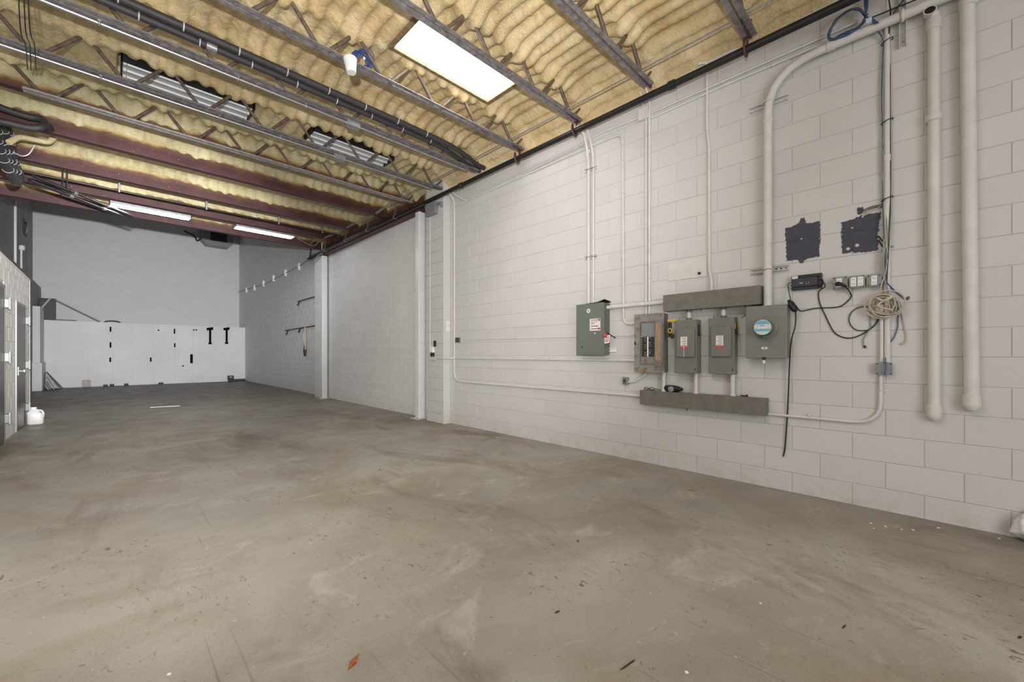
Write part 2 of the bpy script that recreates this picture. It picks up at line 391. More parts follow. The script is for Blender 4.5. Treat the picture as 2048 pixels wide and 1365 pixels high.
def block_wall(parent, X, ya, yb, z1, jodd, jeven, mname, limit=300, face=-1, zoff=.172, z0=0, proud=.004):
    """lay running-bond blocks on the plane x = X; face -1 looks towards -x, +1 towards +x"""
    cells = []
    k = 0; zs = [z0]+[zoff+BH*i for i in range(0, 60) if zoff+BH*i > z0+.03]
    zs = [z for z in zs if z < z1-.03]+[z1]
    for i, (za, zb) in enumerate(zip(zs, zs[1:])):
        par = round((zb-zoff)/BH) % 2 if zb < z1 else round((za-zoff)/BH+1) % 2
        j = jeven if par else jodd
        n0 = math.floor((ya-j)/BL)-1; y = j+n0*BL
        while y < yb:
            a, b = max(y, ya), min(y+BL, yb)
            if b-a > .03: cells.append((a, b, za, zb))
            y += BL
    cells.sort(key=lambda c: math.hypot(X, (c[0]+c[1])/2, (c[2]+c[3])/2-CAM_H))
    rest = MB(); rng = random.Random(3)
    for n, (a, b, za, zb) in enumerate(cells):
        me = block_mesh(b-a, zb-za, mname)
        p = proud+rng.uniform(-.0008, .0008)
        if n < limit:
            o = bpy.data.objects.new('block', me); COL.objects.link(o)
            place(o, (X+face*p, (a+b)/2, za), parent)
            if face > 0: o.rotation_euler = (0, 0, PI)
        else:
            vs = [(X+face*p-face*v.co.x, (a+b)/2-face*v.co.y, za+v.co.z) for v in me.vertices]
            rest.add(vs, [tuple(q.vertices) for q in me.polygons])
    if rest.v: ob('block_courses', rest, mname, parent, kind='stuff')
def slab(name, x0, x1, y0, y1, z0, z1, m):
    return ob(name, MB().box(x0, x1, y0, y1, z0, z1), m, kind='structure')
PIL0, PIL1 = 5.83, 6.36
wall = slab('wall_right', WX, WX+.2, -4.2, PIL1, 0, 4.45, 'mortar')
block_wall(wall, WX, -.62, PIL0, 4.44, .41, .62, 'block')
wall_m = slab('wall_right_middle', MID_X, MID_X+.2, PIL1, 12.1, 0, 4.45, 'mortar_rear')
block_wall(wall_m, MID_X, PIL1, 11.6, 4.0, 6.55, 6.75, 'block_rear')
wall_r = slab('wall_right_rear', FAR_X, FAR_X+.2, 12.1, BW_Y+.2, 0, 7.3, 'mortar_rear')
block_wall(wall_r, FAR_X, 12.1, BW_Y, 7.2, 12.2, 12.4, 'block_rear')
pil = slab('trim_1', 4.11+.006, WX, PIL0+.006, PIL1, 0, 4.3, 'mortar')
def stack(parent, X, ya, yb, ztop, mname, d=.02):
    z = 0; zs = [0]+[.172+BH*i for i in range(30) if .172+BH*i < ztop-.03]+[ztop]
    for za, zb in zip(zs, zs[1:]):
        o = bpy.data.objects.new('block', block_mesh(yb-ya, zb-za, mname)); COL.objects.link(o); place(o, (X-.003, (ya+yb)/2, za), parent)
stack(pil, 4.11, PIL0, PIL1, 4.25, 'block')
# the pilaster's end that faces the camera is plastered smooth
ob('end_face', MB().box(4.108, WX-.006, PIL0-.004, PIL0+.006, 0, 4.3), 'block', pil)
pil2 = slab('trim_2', 4.15+.006, FAR_X, 11.62, 12.1, 0, 4.3, 'mortar_rear')
stack(pil2, 4.15, 11.62, 12.1, 4.25, 'block_rear')
def brick_far(name, base, joint, sc=1):
    t = NT(name); n = t.n.new('ShaderNodeTexBrick'); mp = t.n.new('ShaderNodeMapping'); mp.inputs['Rotation'].default_value = (PI/2, 0, 0)
    t.link(t.pos, mp.inputs[0]); t.link(mp.outputs[0], n.inputs['Vector'])
    n.inputs['Color1'].default_value = lin(base); n.inputs['Color2'].default_value = lin(tuple(x*.985 for x in base)); n.inputs['Mortar'].default_value = lin(joint)
    n.inputs['Scale'].default_value = 1; n.inputs['Brick Width'].default_value = BL; n.inputs['Row Height'].default_value = BH; n.inputs['Mortar Size'].default_value = .006
    t.bump(n.outputs['Fac'], -.25, .01)
    return t.set(n.outputs['Color'], .6, 0, .3)
M['far_block'] = brick_far('far_block_paint', (207, 205, 204), (198, 196, 195))
slab('wall_back', -2.2, 4.6, BW_Y, BW_Y+.2, 0, 7.3, 'far_block')
slab('wall_left', LW_X-.2, LW_X, -4.2, 11.6, 0, 4.5, 'plaster')
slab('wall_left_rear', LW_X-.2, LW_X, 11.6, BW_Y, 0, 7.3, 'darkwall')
fw = MB(); fw.box(-2.2, -1.8, -4.25, -4.1, 0, 4.5); fw.box(1.4, 4.7, -4.25, -4.1, 0, 4.5); fw.box(-1.8, 1.4, -4.25, -4.1, 3.8, 4.5); ob('wall_front', fw, 'plaster', kind='structure')
slab('ceiling_rear', -2.2, 4.7, 11.75, BW_Y+.2, 7.3, 7.4, 'far')
slab('wall_over_beam', -2.2, 4.7, 11.72, 11.85, 4.30, 7.4, 'darkwall')
# ---- sprayed foam ceiling
JY = [1.10, 2.05, 2.97, 3.95, 4.90, 5.87, 6.82]
BY = [7.10, 7.89, 9.25, 10.45, 11.55]
SKX0, SKX1, SKY0, SKY1 = 2.07, 3.37, 3.28, 3.84
rng = np.random.RandomState(5)
def vnoise(x, y, s, seed):
    g = np.random.RandomState(seed).rand(256, 256); x = x*s+50; y = y*s+50
    xi, yi = np.floor(x).astype(int), np.floor(y).astype(int); fx, fy = x-xi, y-yi; fx = fx*fx*(3-2*fx); fy = fy*fy*(3-2*fy)
    a = lambda i, j: g[(xi+i) % 256, (yi+j) % 256]
    return (a(0, 0)*(1-fx)+a(1, 0)*fx)*(1-fy)+(a(0, 1)*(1-fx)+a(1, 1)*fx)*fy-.5
FZ = 4.39
def foam_height(x, y):
    wob = .022*vnoise(x, y, 2.2, 1)+.015*vnoise(x, y, 7, 2)
    amp = np.where(y < 7, .020+.012*vnoise(x, y, 1.3, 3), .013)
    ph = (x+wob)/.152*2*PI
    z = FZ-amp*np.tanh(1.6*np.sin(ph))
    near = np.clip((7.2-y)/.6, 0, 1)
    z -= near*(.024*vnoise(x, y, 2.3, 4)+(.007*vnoise(x, y, 6, 5))+.007*vnoise(x*.7, y*1.4, 15, 6)+.005*vnoise(x*.7, y*1.5, 30, 7))
    rip = np.clip(.5+1.6*vnoise(x, y, .9, 21), 0, 1)
    z -= rip*(.006*vnoise(x*.38, y+.3*vnoise(x, y, 4, 25), 30, 22)+.006*vnoise(x*.8, y, 42, 23))*np.where(y < 7, 1, .6)
    z -= (1-near)*(.012*vnoise(x, y, 3, 4)+.007*vnoise(x, y, 14, 6)+.005*vnoise(x, y, 26, 8))
    for j in JY:
        d = np.abs(y-j+.05*vnoise(x, y, 3, 9)); nodes = .5+.5*np.cos((x-.16-.3175)/.635*2*PI)
        z -= (.035+.05*nodes+.04*vnoise(x, y, 4, 10))*np.exp(-(d/(.075+.05*nodes))**2)
    for b in BY:
        d = np.abs(y-b); h = .125+.09*vnoise(x, y*0+b, 2.2, 11)+.05*vnoise(x, y*0+b, 7, 12)
        z -= h*np.exp(-(d/.075)**1.5)
    z -= .30*np.clip((x-3.86)/.40, 0, 1)**1.6*np.where(y < 7, 1, .3)
    for tx in (.10, 2.04):
        z = np.where((x > tx-.02) & (x < tx+1.25) & (y > 5.97) & (y < 6.43), 4.47, z)
    # built up lip round the skylight
    dx = np.maximum(np.maximum(SKX0-x, x-SKX1), 0); dy = np.maximum(np.maximum(SKY0-y, y-SKY1), 0); d = np.hypot(dx, dy)
    k = np.exp(-(d/.05)**2); z = z*(1-k)+(FZ-.015)*k
    return z
DX = .0135
xs = np.arange(-1.93, 4.27+.001, DX); ys = np.arange(.2, 11.74, DX)
X, Y = np.meshgrid(xs, ys); Z = foam_height(X, Y)
nx, ny = len(xs), len(ys)
V = np.stack([X.ravel(), Y.ravel(), Z.ravel()], 1)
ii = (np.arange(ny-1)[:, None]*nx+np.arange(nx-1)[None, :])
cx = (X[:-1, :-1]+DX/2); cy = (Y[:-1, :-1]+DX/2)
keep = ~((cx > SKX0) & (cx < SKX1) & (cy > SKY0) & (cy < SKY1))
q = ii[keep]; Q = np.stack([q, q+nx, q+nx+1, q+1], 1).astype(np.int32)
base = len(V); VX = np.array([(-1.93, -4.2, FZ), (4.27, -4.2, FZ-.1), (4.27, .2, FZ-.1), (-1.93, .2, FZ)]); V = np.vstack([V, VX]); Q = np.vstack([Q, [[base, base+3, base+2, base+1]]]).astype(np.int32)
me = bpy.data.meshes.new('ceiling'); me.vertices.add(len(V)); me.vertices.foreach_set('co', V.ravel())
me.loops.add(Q.size); me.loops.foreach_set('vertex_index', Q.ravel()); me.polygons.add(len(Q))
me.polygons.foreach_set('loop_start', np.arange(0, Q.size, 4, dtype=np.int32)); me.update(calc_edges=True); me.validate()
me.polygons.foreach_set('use_smooth', np.ones(len(me.polygons), bool)); me.materials.append(M['foam'])
ce = bpy.data.objects.new('ceiling', me); COL.objects.link(ce); WL['ceiling'] = Vector(); props(ce, kind='structure')
slab('roof', -2.2, 4.7, -4.3, 11.75, 4.62, 4.7, 'far')
# skylight
wn = thing('window_1', 'skylight with bright white diffuser set in foam ceiling', 'skylight', ((SKX0+SKX1)/2, (SKY0+SKY1)/2, FZ-.05)); wn['kind'] = 'structure'
t_ = .03
for (a, b, c, d) in ((SKX0-t_, SKX1+t_, SKY0-t_, SKY0+.012), (SKX0-t_, SKX1+t_, SKY1-.012, SKY1+t_), (SKX0-t_, SKX0+.012, SKY0, SKY1), (SKX1-.012, SKX1+t_, SKY0, SKY1)):
    ob('frame_rail', MB().cbox(a, b, c, d, FZ-.045, FZ+.09, .004), 'skyframe', wn)
ob('pane', MB().box(SKX0+.012, SKX1-.012, SKY0+.012, SKY1-.012, FZ-.012, FZ+.0), 'skylight', wn)
# ---------------------------------------------------------------- roof steel
CZ = 4.05                                     # underside of the joists' bottom chords
JL = ['bar joist nearest the camera, only its maroon end strap and chord tip in view', 'bar joist ending in bare maroon steel between skylight and black wall pipe',
      'bar joist crossing in front of the bright skylight', 'bar joist carrying the white cup and the blue cable coil',
      'bar joist beside the twin black insulated pipes with a shiny conduit below', 'bar joist in front of the troffer lights with a shiny conduit below',
      'pale bar joist in front of the first splattered maroon beam']
def angle(mb, x0, x1, y, z, w, t, side):      # an angle iron: a flat leg below and an upright leg by the gap
    mb.box(x0, x1, y, y+side*w, z, z+t); mb.box(x0, x1, y, y+side*t, z+t, z+w*.8)
def web_bar(p, q, n):
    return MB().tube([p, q], .0125, 6)
_wm = {}
for j, (jy, jl) in enumerate(zip(JY, JL)):
    x0 = -.65 if j == 6 else LW_X+.03
    x1 = 4.09 if j != 1 else 4.06
    jt = thing('bar_joist', jl, 'joist', ((x0+x1)/2, jy, CZ), 'roof bar joists')
    cm = 'chord_lite' if j == 6 else 'chord'
    for sd in (-1, 1):
        m = MB(); angle(m, x0, x1, jy+sd*.011, CZ, .045, .007, sd); ob('chord_angle', m, cm, jt)
    tc = MB(); angle(tc, LW_X, WX-.005, jy+.011, 4.40, .03, .007, 1); angle(tc, LW_X, WX-.005, jy-.011, 4.40, .03, .007, -1); ob('top_chord', tc, 'web', jt)
    e = MB(); e.cbox(3.93, 4.11, jy-.012, jy+.012, CZ-.005, CZ+.045, .004); ob('chord_end', e, 'red_plain', jt)
    for k in range(-3, 7):
        bx = .16+.635*k+(.18 if j % 2 else 0)*0
        for sd in (-1, 1):
            tx = bx+sd*.3175
            a = Vector((bx+sd*.045, jy, CZ+.012)); b = Vector((tx-sd*.01, jy, 4.375))
            if bx < x0+.1 or bx > x1: continue
            if tx > 4.2: continue
            key = sd
            if key not in _wm: _wm[key] = MB().tube([Vector((0, 0, 0)), b-a], .018, 6).mesh('web_bar', 'web')
            o = bpy.data.objects.new('web_bar', _wm[key]); COL.objects.link(o); place(o, a, jt)
    # end diagonal up to the bearing seat at the wall
    ob('end_bar', MB().tube([(3.97, jy, CZ+.02), (4.22, jy, 4.33)], .013, 6), 'web', jt)
# straps that tie some chord ends to the wall pipe
PX, PZ, PR = 4.03, 3.915, .034
for jy, lb in ((1.10, 'maroon hanger strap from nearest joist tip down to black wall pipe'), (2.97, 'maroon hanger strap at skylight joist end by the black wall pipe'), (3.95, 'dark hanger strap on cup carrying joist end at black wall pipe')):
    st = thing('hanger_strap', lb, 'strap', (PX, jy, PZ+.02), 'hanger straps on the black wall pipe')
    ob('hook', MB().tube(spl([(PX+.055, jy+.02, CZ+.03), (PX+.045, jy+.02, PZ+.075), (PX+.047, jy+.02, PZ), (PX, jy+.02, PZ-.047), (PX-.047, jy+.02, PZ), (PX-.04, jy+.02, PZ+.07)]), .010, 6, flat=2.0), 'red_plain', st)
    ob('clip', MB().cbox(PX+.02, PX+.07, jy-.01, jy+.05, CZ-.004, CZ+.05, .004), 'red_plain', st)
rod = MB().tube([(3.87, .3, CZ+.062), (3.87, 6.9, CZ+.062)], .009, 6); ob('bridging_rod', rod, 'galv', label='thin steel bridging rod lying across the joists near the white wall', cat='rod')
# long black pipe on the wall side
bp = thing('black_pipe', 'long black steel pipe running along the top of the white block wall', 'pipe', (PX, 5.7, PZ-PR))
ob('pipe', MB().tube([(PX, -.6, PZ), (PX, 12.05, PZ)], PR, 14), 'black_pipe', bp)
for yy in (1.75, 5.2, 8.1, 10.2): ob('coupling', MB().lathe([(.036, 0), (.044, .006), (.044, .07), (.036, .076)], (PX, yy, PZ), (0, 1, 0), 14), 'black_pipe', bp)
ob('end_cap', MB().lathe([(.046, 0), (.046, .05), (.03, .07), (.01, .075)], (PX, 12.02, PZ), (0, 1, 0), 14), 'black', bp)
# pipe clips hung from the girder
for i, yy in enumerate((7.35, 8.55, 9.7, 11.0)):
    hg = thing('pipe_hanger', ['pale rod hanger on black pipe nearest the white column with the grey box', 'pale rod hanger on black pipe between second and third maroon beams', 'pale rod hanger on black pipe beyond the third maroon beam', 'pale rod hanger on black pipe nearest the last maroon beam'][i], 'hanger', (PX, yy, PZ), 'pale hangers on the black pipe')
    ob('ring', MB().tube([(PX+(PR+.006)*math.cos(a), yy, PZ+(PR+.006)*math.sin(a)) for a in [2*PI*k/14 for k in range(15)]], .006, 6), 'galv', hg)
    for sd in (-.025, .025): ob('rod', MB().tube([(PX, yy+sd, PZ+PR+.004), (PX, yy+sd, 4.27)], .004, 5), 'galv', hg)
loop = MB().tube(spl([(PX, 12.04, PZ+.30), (PX-.01, 12.05, PZ+.10), (PX-.03, 12.08, PZ-.02), (PX-.10, 12.0, PZ-.08), (PX-.05, 11.80, PZ-.085), (PX-.02, 11.6, PZ-.04)]), .018, 8)
ob('hose_loop', loop, 'black', label='black hose loop hanging at the far end of the black pipe', cat='hose')
# maroon beams over the rear bay
BLB = ['maroon steel beam splattered with foam behind the pale bar joist', 'maroon steel beam with wavy foam edge, first one beyond the bar joists', 'maroon steel beam with wavy foam edge, second one beyond the bar joists',
       'maroon steel beam just in front of the two hanging strip lights', 'maroon steel beam at the opening to the taller rear room']
for b, (by, bl) in enumerate(zip(BY, BLB)):
    z0 = 4.16 if b == 0 else 4.04
    bt = thing('steel_beam', bl, 'beam', (1.1, by, z0), 'maroon roof beams')
    ob('web_plate', MB().box(LW_X, 4.13, by-.005, by+.005, z0+.012, 4.42), 'red', bt)
    ob('flange', MB().cbox(LW_X, 4.13, by-.055, by+.055, z0, z0+.013, .003), 'red_plain' if b else 'red', bt)
g = thing('steel_girder', 'maroon girder above the two white columns beside the black pipe', 'girder', (4.19, 9.0, 3.885))
ob('web_plate', MB().box(4.185, 4.195, 6.55, 11.62, 3.897, 4.36), 'red_girder', g)
ob('flange', MB().cbox(4.115, 4.265, 6.55, 11.62, 3.885, 3.898, .003), 'red_plain', g)
def column(y, label):
    c = thing('steel_column', label, 'column', (4.165, y, 0), 'white steel columns')
    ob('shaft', MB().cbox(4.095, 4.235, y-.065, y+.065, .012, 3.86, .012, 3), 'whitegloss', c)
    ob('base_plate', MB().cbox(4.02, 4.25, y-.12, y+.12, 0, .014, .003), 'paintpipe', c)
    ob('cap_plate', MB().cbox(4.085, 4.245, y-.085, y+.085, 3.86, 3.885, .003), 'red_plain', c)
    for dy in (-.09, .09):
        bo = MB(); bo.lathe([(.014, 0), (.014, .012)], (4.05, y+dy, .014), (0, 0, 1), 6, smooth=False); bo.lathe([(.007, .012), (.007, .026)], (4.05, y+dy, .014), (0, 0, 1), 8); ob('anchor_bolt', bo, 'galv', c)
column(6.66, 'white square steel column nearer the camera, beside the block pilaster'); column(11.46, 'white square steel column at the opening to the rear room')
# bright conduits clipped below two joists
for jy, xa, xb, lb in ((4.90, LW_X, 2.06, 'shiny steel conduit under the joist beside the black insulated pipes'), (5.87, LW_X, 2.28, 'shiny steel conduit under the joist in front of the troffer lights')):
    c = thing('ceiling_conduit', lb, 'conduit', ((xa+xb)/2, jy+.05, CZ-.05), 'shiny ceiling conduits')
    cy, cz = jy+.045, CZ-.022
    ob('pipe', MB().tube([(xa, cy, cz), (xb, cy, cz)], .016, 12), 'emt', c)
    ob('pipe', MB().tube([(xb+.16, cy, cz), (3.9, cy, cz)], .012, 10), 'galv', c)
    ob('junction_box', MB().cbox(xb, xb+.16, cy-.05, cy+.05, cz-.035, cz+.03, .006), 'galv', c)
    for x in (-.05, .95, 1.6, 2.9):
        if abs(x-xb) < .2: continue
        cl = MB(); cl.tube([(x, cy+.019*math.cos(a), cz+.019*math.sin(a)) for a in [2*PI*k/10 for k in range(11)]], .004, 5, flat=2.5); cl.cbox(x-.012, x+.012, cy-.016, cy+.03, cz+.018, cz+.03, .002); ob('clip', cl, 'galv', c)
# the twin insulated pipes
for dy, dz, xe, lb in ((4.76, 4.125, 3.72, 'black insulated pipe with silver ties, lower of the twin pipes on the joist'), (4.645, 4.13, 3.80, 'black insulated pipe with silver ties, upper of the twin pipes on the joist')):
    p = thing('insulated_pipe', lb, 'pipe', (1.0, dy, dz), 'twin black insulated pipes')
    e = 1 if dy > 4.7 else 0
    ob('pipe', MB().tube(spl([(LW_X, dy, dz), (.5, dy, dz), (1.8, dy, dz), (2.9, dy, dz-.004), (xe-.35, dy+.02, dz-.012), (xe, dy+.10, dz-.02), (4.0, dy+.16, dz-.03), (4.16, dy+.17, dz-.03)], 5), .034, 12), 'insul', p)
    for k in range(11):
        x = -1.2+.42*k+(.13 if e else 0)
        if x > xe-.4: break
        rg = MB().tube([(x, dy+.037*math.cos(a), dz+.037*math.sin(a)) for a in [2*PI*i/12 for i in range(13)]], .0035, 5, flat=1.8); ob('tie', rg, 'tie', p)
    if e: ob('tape_band', MB().lathe([(.0365, 0), (.0365, .08)], (.66, dy, dz), (1, 0, 0), 14), 'galv', p)
# troffers in the foam and the two hanging strips
def troffer(x0, y0, z, label, on=False, n=3, w=.42):
    t = thing('ceiling_light', label, 'light', (x0+.61, y0+w/2, z), 'fluorescent ceiling lights')
    x1 = x0+1.23
    ob('housing', MB().box(x0, x1, y0, y0+.012, z, z+.12).box(x0, x1, y0+w-.012, y0+w, z, z+.12).box(x0, x0+.012, y0, y0+w, z, z+.12).box(x1-.012, x1, y0, y0+w, z, z+.12).box(x0, x1, y0, y0+w, z+.11, z+.12), 'black' if w > .4 else 'galv', t)
    r = MB(); k = 12
    for i in range(k):
        a, b = y0+.014+(w-.028)*i/k, y0+.014+(w-.028)*(i+1)/k
        za, zb = z+.045+.02*math.cos(i/k*2*PI*n), z+.045+.02*math.cos((i+1)/k*2*PI*n)
        r.hexa([(x0+.014, a, za), (x1-.014, a, za), (x1-.014, b, zb), (x0+.014, b, zb), (x0+.014, a, za+.01), (x1-.014, a, za+.01), (x1-.014, b, zb+.01), (x0+.014, b, zb+.01)])
    ob('reflector', r, 'reflector', t)
    for i in range(n):
        yy = y0+w*(i+.5)/n
        ob('tube', MB().tube([(x0+.05, yy, z+.018), (x1-.05, yy, z+.018)], .014, 10), 'tube_on' if on else 'tube', t)
        for x in (x0+.018, x1-.046): ob('socket', MB().cbox(x, x+.028, yy-.012, yy+.012, z+.004, z+.075, .003), 'white', t)
    return t
troffer(.10, 5.99, 4.325, 'wide unlit ceiling troffer behind two joists, nearer the dangling dark wires')
troffer(2.04, 5.99, 4.325, 'wide unlit ceiling troffer behind two joists, nearer the white wall')
s1 = troffer(.02, 10.78, 4.06, 'hanging strip light with lit tubes, beside the two black conduits', True, 2, .30)  # glow of these tubes is added to brighten the rear bay and cabin
s2 = troffer(2.02, 10.78, 4.06, 'hanging strip light with lit tubes, nearer the white column', True, 2, .30)
for s_, x0 in ((s1, .02), (s2, 2.02)):
    for x in (x0+.2, x0+1.03): ob('hanger', MB().tube([(x, 10.93, 4.17), (x, 10.93, 4.36)], .006, 6), 'galv', s_)
# exhaust unit on the far wall
u = thing('exhaust_unit', 'grey vent box with dark louvre high on the far wall', 'vent', (3.48, BW_Y-.25, 6.0))
un = MB(); P = [(2.92, 6.22), (3.1, 6.02), (3.9, 6.02), (4.06, 6.2), (4.06, 6.75), (2.92, 6.75)]
un.prism([(x, BW_Y-.55, z) for x, z in P], (0, .54, 0)); ob('casing', un, 'boxgrey', u)
ob('louvre_recess', MB().box(3.22, 3.82, BW_Y-.556, BW_Y-.545, 6.22, 6.66), 'black', u)
for k in range(7): ob('louvre_blade', MB().hexa([(3.24, BW_Y-.585, 6.24+k*.06), (3.80, BW_Y-.585, 6.24+k*.06), (3.80, BW_Y-.556, 6.27+k*.06), (3.24, BW_Y-.556, 6.27+k*.06), (3.24, BW_Y-.585, 6.25+k*.06), (3.80, BW_Y-.585, 6.25+k*.06), (3.80, BW_Y-.556, 6.28+k*.06), (3.24, BW_Y-.556, 6.28+k*.06)]), 'darkdoor', u)
ob('feed_pipe', MB().tube(arc([atY(368, 462, BW_Y-.1), atY(390, 472, BW_Y-.1), atY(394, 484, BW_Y-.1), (2.95, BW_Y-.1, 6.36)], .1), .03, 8), 'black', u)
# cup and blue coil on the fourth joist
c0 = atY(703, 133, 3.90)
cup = thing('cup', 'white cup hung upside down on a joist chord beside blue coil', 'cup', (c0.x, 3.90, 3.95))
ax = Vector((.05, -.10, -1)).normalized(); top = Vector((c0.x-.02, 3.885, 4.05))
ob('body', MB().lathe([(.001, -.005), (.052, -.005), (.062, .0), (.064, .012), (.060, .02), (.044, .135), (.040, .14), (.001, .14)], top, ax, 22), 'jug', cup)
ob('strap', MB().tube([(c0.x, 3.9, 4.05), (c0.x, 3.965, 4.062), (c0.x, 4.01, 4.055)], .006, 6), 'white', cup)
bc = atY(723, 111, 3.99); bl = thing('cable_coil', 'tangled deep blue cable coil resting on the joist above the white cup', 'cable', (bc.x, 3.99, CZ+.05))
for k in range(4): ob('cable', MB().tube(spl(loops((bc.x+.01*(k-1), 3.985, CZ+.135), (.084, .012*(k-1), -.02+.015*k), (.012*k, .02*(1-k), .092), 3, .30, 12, .02), 3), .0038, 6), 'bluedark', bl)
ob('plug', MB().cbox(bc.x+.005, bc.x+.025, 3.955, 3.97, CZ+.12, CZ+.145, .005), 'white', bl)
# thin loose wires hanging from the foam
for i, (u0, u1) in enumerate(((32, 55), (44, 62), (52, 72))):
    a, b = atY(u0, -5, 4.45), atY(u1, 140, 6.3)
    w = MB().tube(spl([(a.x, a.y, 4.40), atY((u0*2+u1)/3, 45, 4.9), atY((u0+u1*2)/3+4, 92, 5.4), (b.x, b.y, b.z)], 6), .004, 5)
    ob('loose_wire', w, 'black', label='thin dark loose wire dangling under the foam, '+('first', 'middle', 'last')[i]+' of three going toward the skylight', cat='wire', group='loose wires below the foam')
# insulated line cluster where the ceiling meets the frame edge
def cl(name, pts, r, m, lb, n=10, grp=None):
    t = ob(name, MB().tube(spl(pts, 6), r, n), m, label=lb, cat='pipe', group=grp); return t
Yb = 7.62
cl('refrigerant_pipe', [atY(-30, 204, Yb), atY(20, 222, Yb), atY(60, 234, Yb), atY(82, 238, Yb+.05), (atY(86, 240, Yb).x+.03, Yb+.22, 4.10)], .038, 'insul', 'black taped pipe, upper of two bent pipes before first wavy edged beam', 12)
cl('refrigerant_pipe', [atY(-30, 236, Yb-.1), atY(20, 247, Yb-.1), atY(60, 256, Yb-.1), atY(82, 255, Yb-.1), atY(91, 248, Yb-.02), (atY(91, 246, Yb).x+.02, Yb+.16, 4.06)], .042, 'insul', 'black taped pipe, lower of two bent pipes before first wavy edged beam', 12)
for k, (u_, v_) in enumerate(((53, 233), (20, 247), (52, 255))):
    pass
dt = [('dark insulated line in the tied bundle, outermost at the frame edge', -16, 6, .050), ('dark insulated line in the tied bundle, second from the frame edge', -4, 2, .042), ('dark insulated line in the tied bundle, third from the frame edge', 6, -4, .046), ('dark insulated line in the tied bundle, nearest the foam covered stub', 15, -12, .038)]
for n_, (lb, du, dv, r) in enumerate(dt):
    q = spl([atY(u_+du*(1-.16*i), v_+dv*(1-.1*i), 8.0+.24*i+.05*n_) for i, (u_, v_) in enumerate([(-16, 240), (4, 272), (12, 300), (22, 330), (38, 362)])], 6)
    t = thing('insulated_line', lb, 'pipe', q[0], 'bundle of insulated lines')
    ob('line', MB().tube(q, r, 12), 'insul', t)
    for i in range(3+n_ % 3, len(q)-2, 4):
        d = (q[i+1]-q[i-1]).normalized(); a1 = d.cross(Vector((0, 0, 1))).normalized(); a2 = d.cross(a1); sk = random.uniform(-.02, .02)
        ob('tie', MB().tube([q[i]+(a1*math.cos(w)+a2*math.sin(w))*(r+.004)+d*sk*math.sin(w) for w in [2*PI*z/14 for z in range(15)]], .0035, 6), 'tie', t)
q = [atY(18, 285, 8.3), atY(40, 275, 8.4), atY(70, 280, 8.5), atY(96, 284, 8.55), atY(107, 276, 8.6)]
cl('foamed_pipe', q, .035, 'foam', 'foam covered pipe stub curling out of the insulated bundle', 10)
cl('white_wire', [atY(26, 305, 8.5), atY(44, 312, 8.6), atY(58, 308, 8.6), atY(70, 290, 8.6)], .008, 'tie', 'short pale wire arching from the insulated bundle', 6)
# two black conduits slanting to the rear beam
for i in range(2):
    d = Vector((.05*i, -.05*i, .05*i)); a = Vector((-.80, 9.0, 3.70))+d; b = Vector((.38, 11.35, 3.93))+d
    t = thing('slanting_conduit', ['black conduit slanting from the insulated bundle to rear beam, lower', 'black conduit slanting from the insulated bundle to rear beam, upper'][i], 'conduit', a, 'slanting black conduits')
    ob('pipe', MB().tube([a, b], .026, 10), 'black_pipe', t)
    for k in (.25, .8): q_ = a.lerp(b, k); ob('hanger', MB().cbox(q_.x-.008, q_.x+.008, q_.y-.01, q_.y+.01, q_.z, 4.33, .002), 'black_pipe', t)
    for k in (.3, .62): ob('coupling', MB().lathe([(.031, 0), (.031, .07)], a.lerp(b, k), b-a, 10), 'galv', t)
r2 = thing('gas_line', 'thin dark pipe hung across the ceiling in front of strip lights', 'pipe', (1.5, 9.75, 4.0))
ra, rb = Vector((LW_X+.9, 9.72, 4.01)), Vector((3.93, 9.72, 4.01))
ob('pipe', MB().tube(arc([ra, rb, rb+Vector((.10, .0, -.09))], .06), .017, 10), 'black_pipe', r2)
for x in (.14, 1.35, 2.6, 3.5):
    ob('hanger', MB().cbox(x-.012, x+.012, 9.70, 9.74, 3.985, 4.30, .003), 'galv', r2)
# thin looping conduit under the rear foam by the girder
for i, zz in enumerate((4.18, 4.15)):
    pts = [(4.06, 6.95, 4.20), (3.95, 7.4, zz), (3.88, 8.0, zz-.10), (3.86, 9.0, zz-.08), (3.84, 9.8, zz-.10), (3.80, 10.6, zz-.08), (3.75+.1*i, 11.2+.15*i, zz-.09), (3.4 if i else 4.0, 11.1 if i else 11.9, zz-.04)]
    ob('flexible_cable', MB().tube(spl(pts, 6), .010, 6), 'greycable', label=['grey cable looping under the rear foam beside the girder, upper one', 'grey cable looping under the rear foam beside the girder, lower one'][i], cat='cable', group='grey cables by the girder')
# ---------------------------------------------------------------- equipment on the white wall
def wy(u, X): return atX(u, 708, X).y
def wbox(uL, uR, uB, vT, vB):
    """cabinet on the wall from its picture edges: front left, front near edge, back near edge, top and bottom at the near front edge"""
    y0 = wy(uB, WX); a, b, _ = ray(uR, 708); X = y0*a/b
    y1 = wy(uL, X); z1 = atX(uR, vT, X).z; z0 = atX(uR, vB, X).z
    return X, y0, y1, z0, z1
GAP = .001
def front(X, y, z, o=0): return Vector((X-o, y, z))
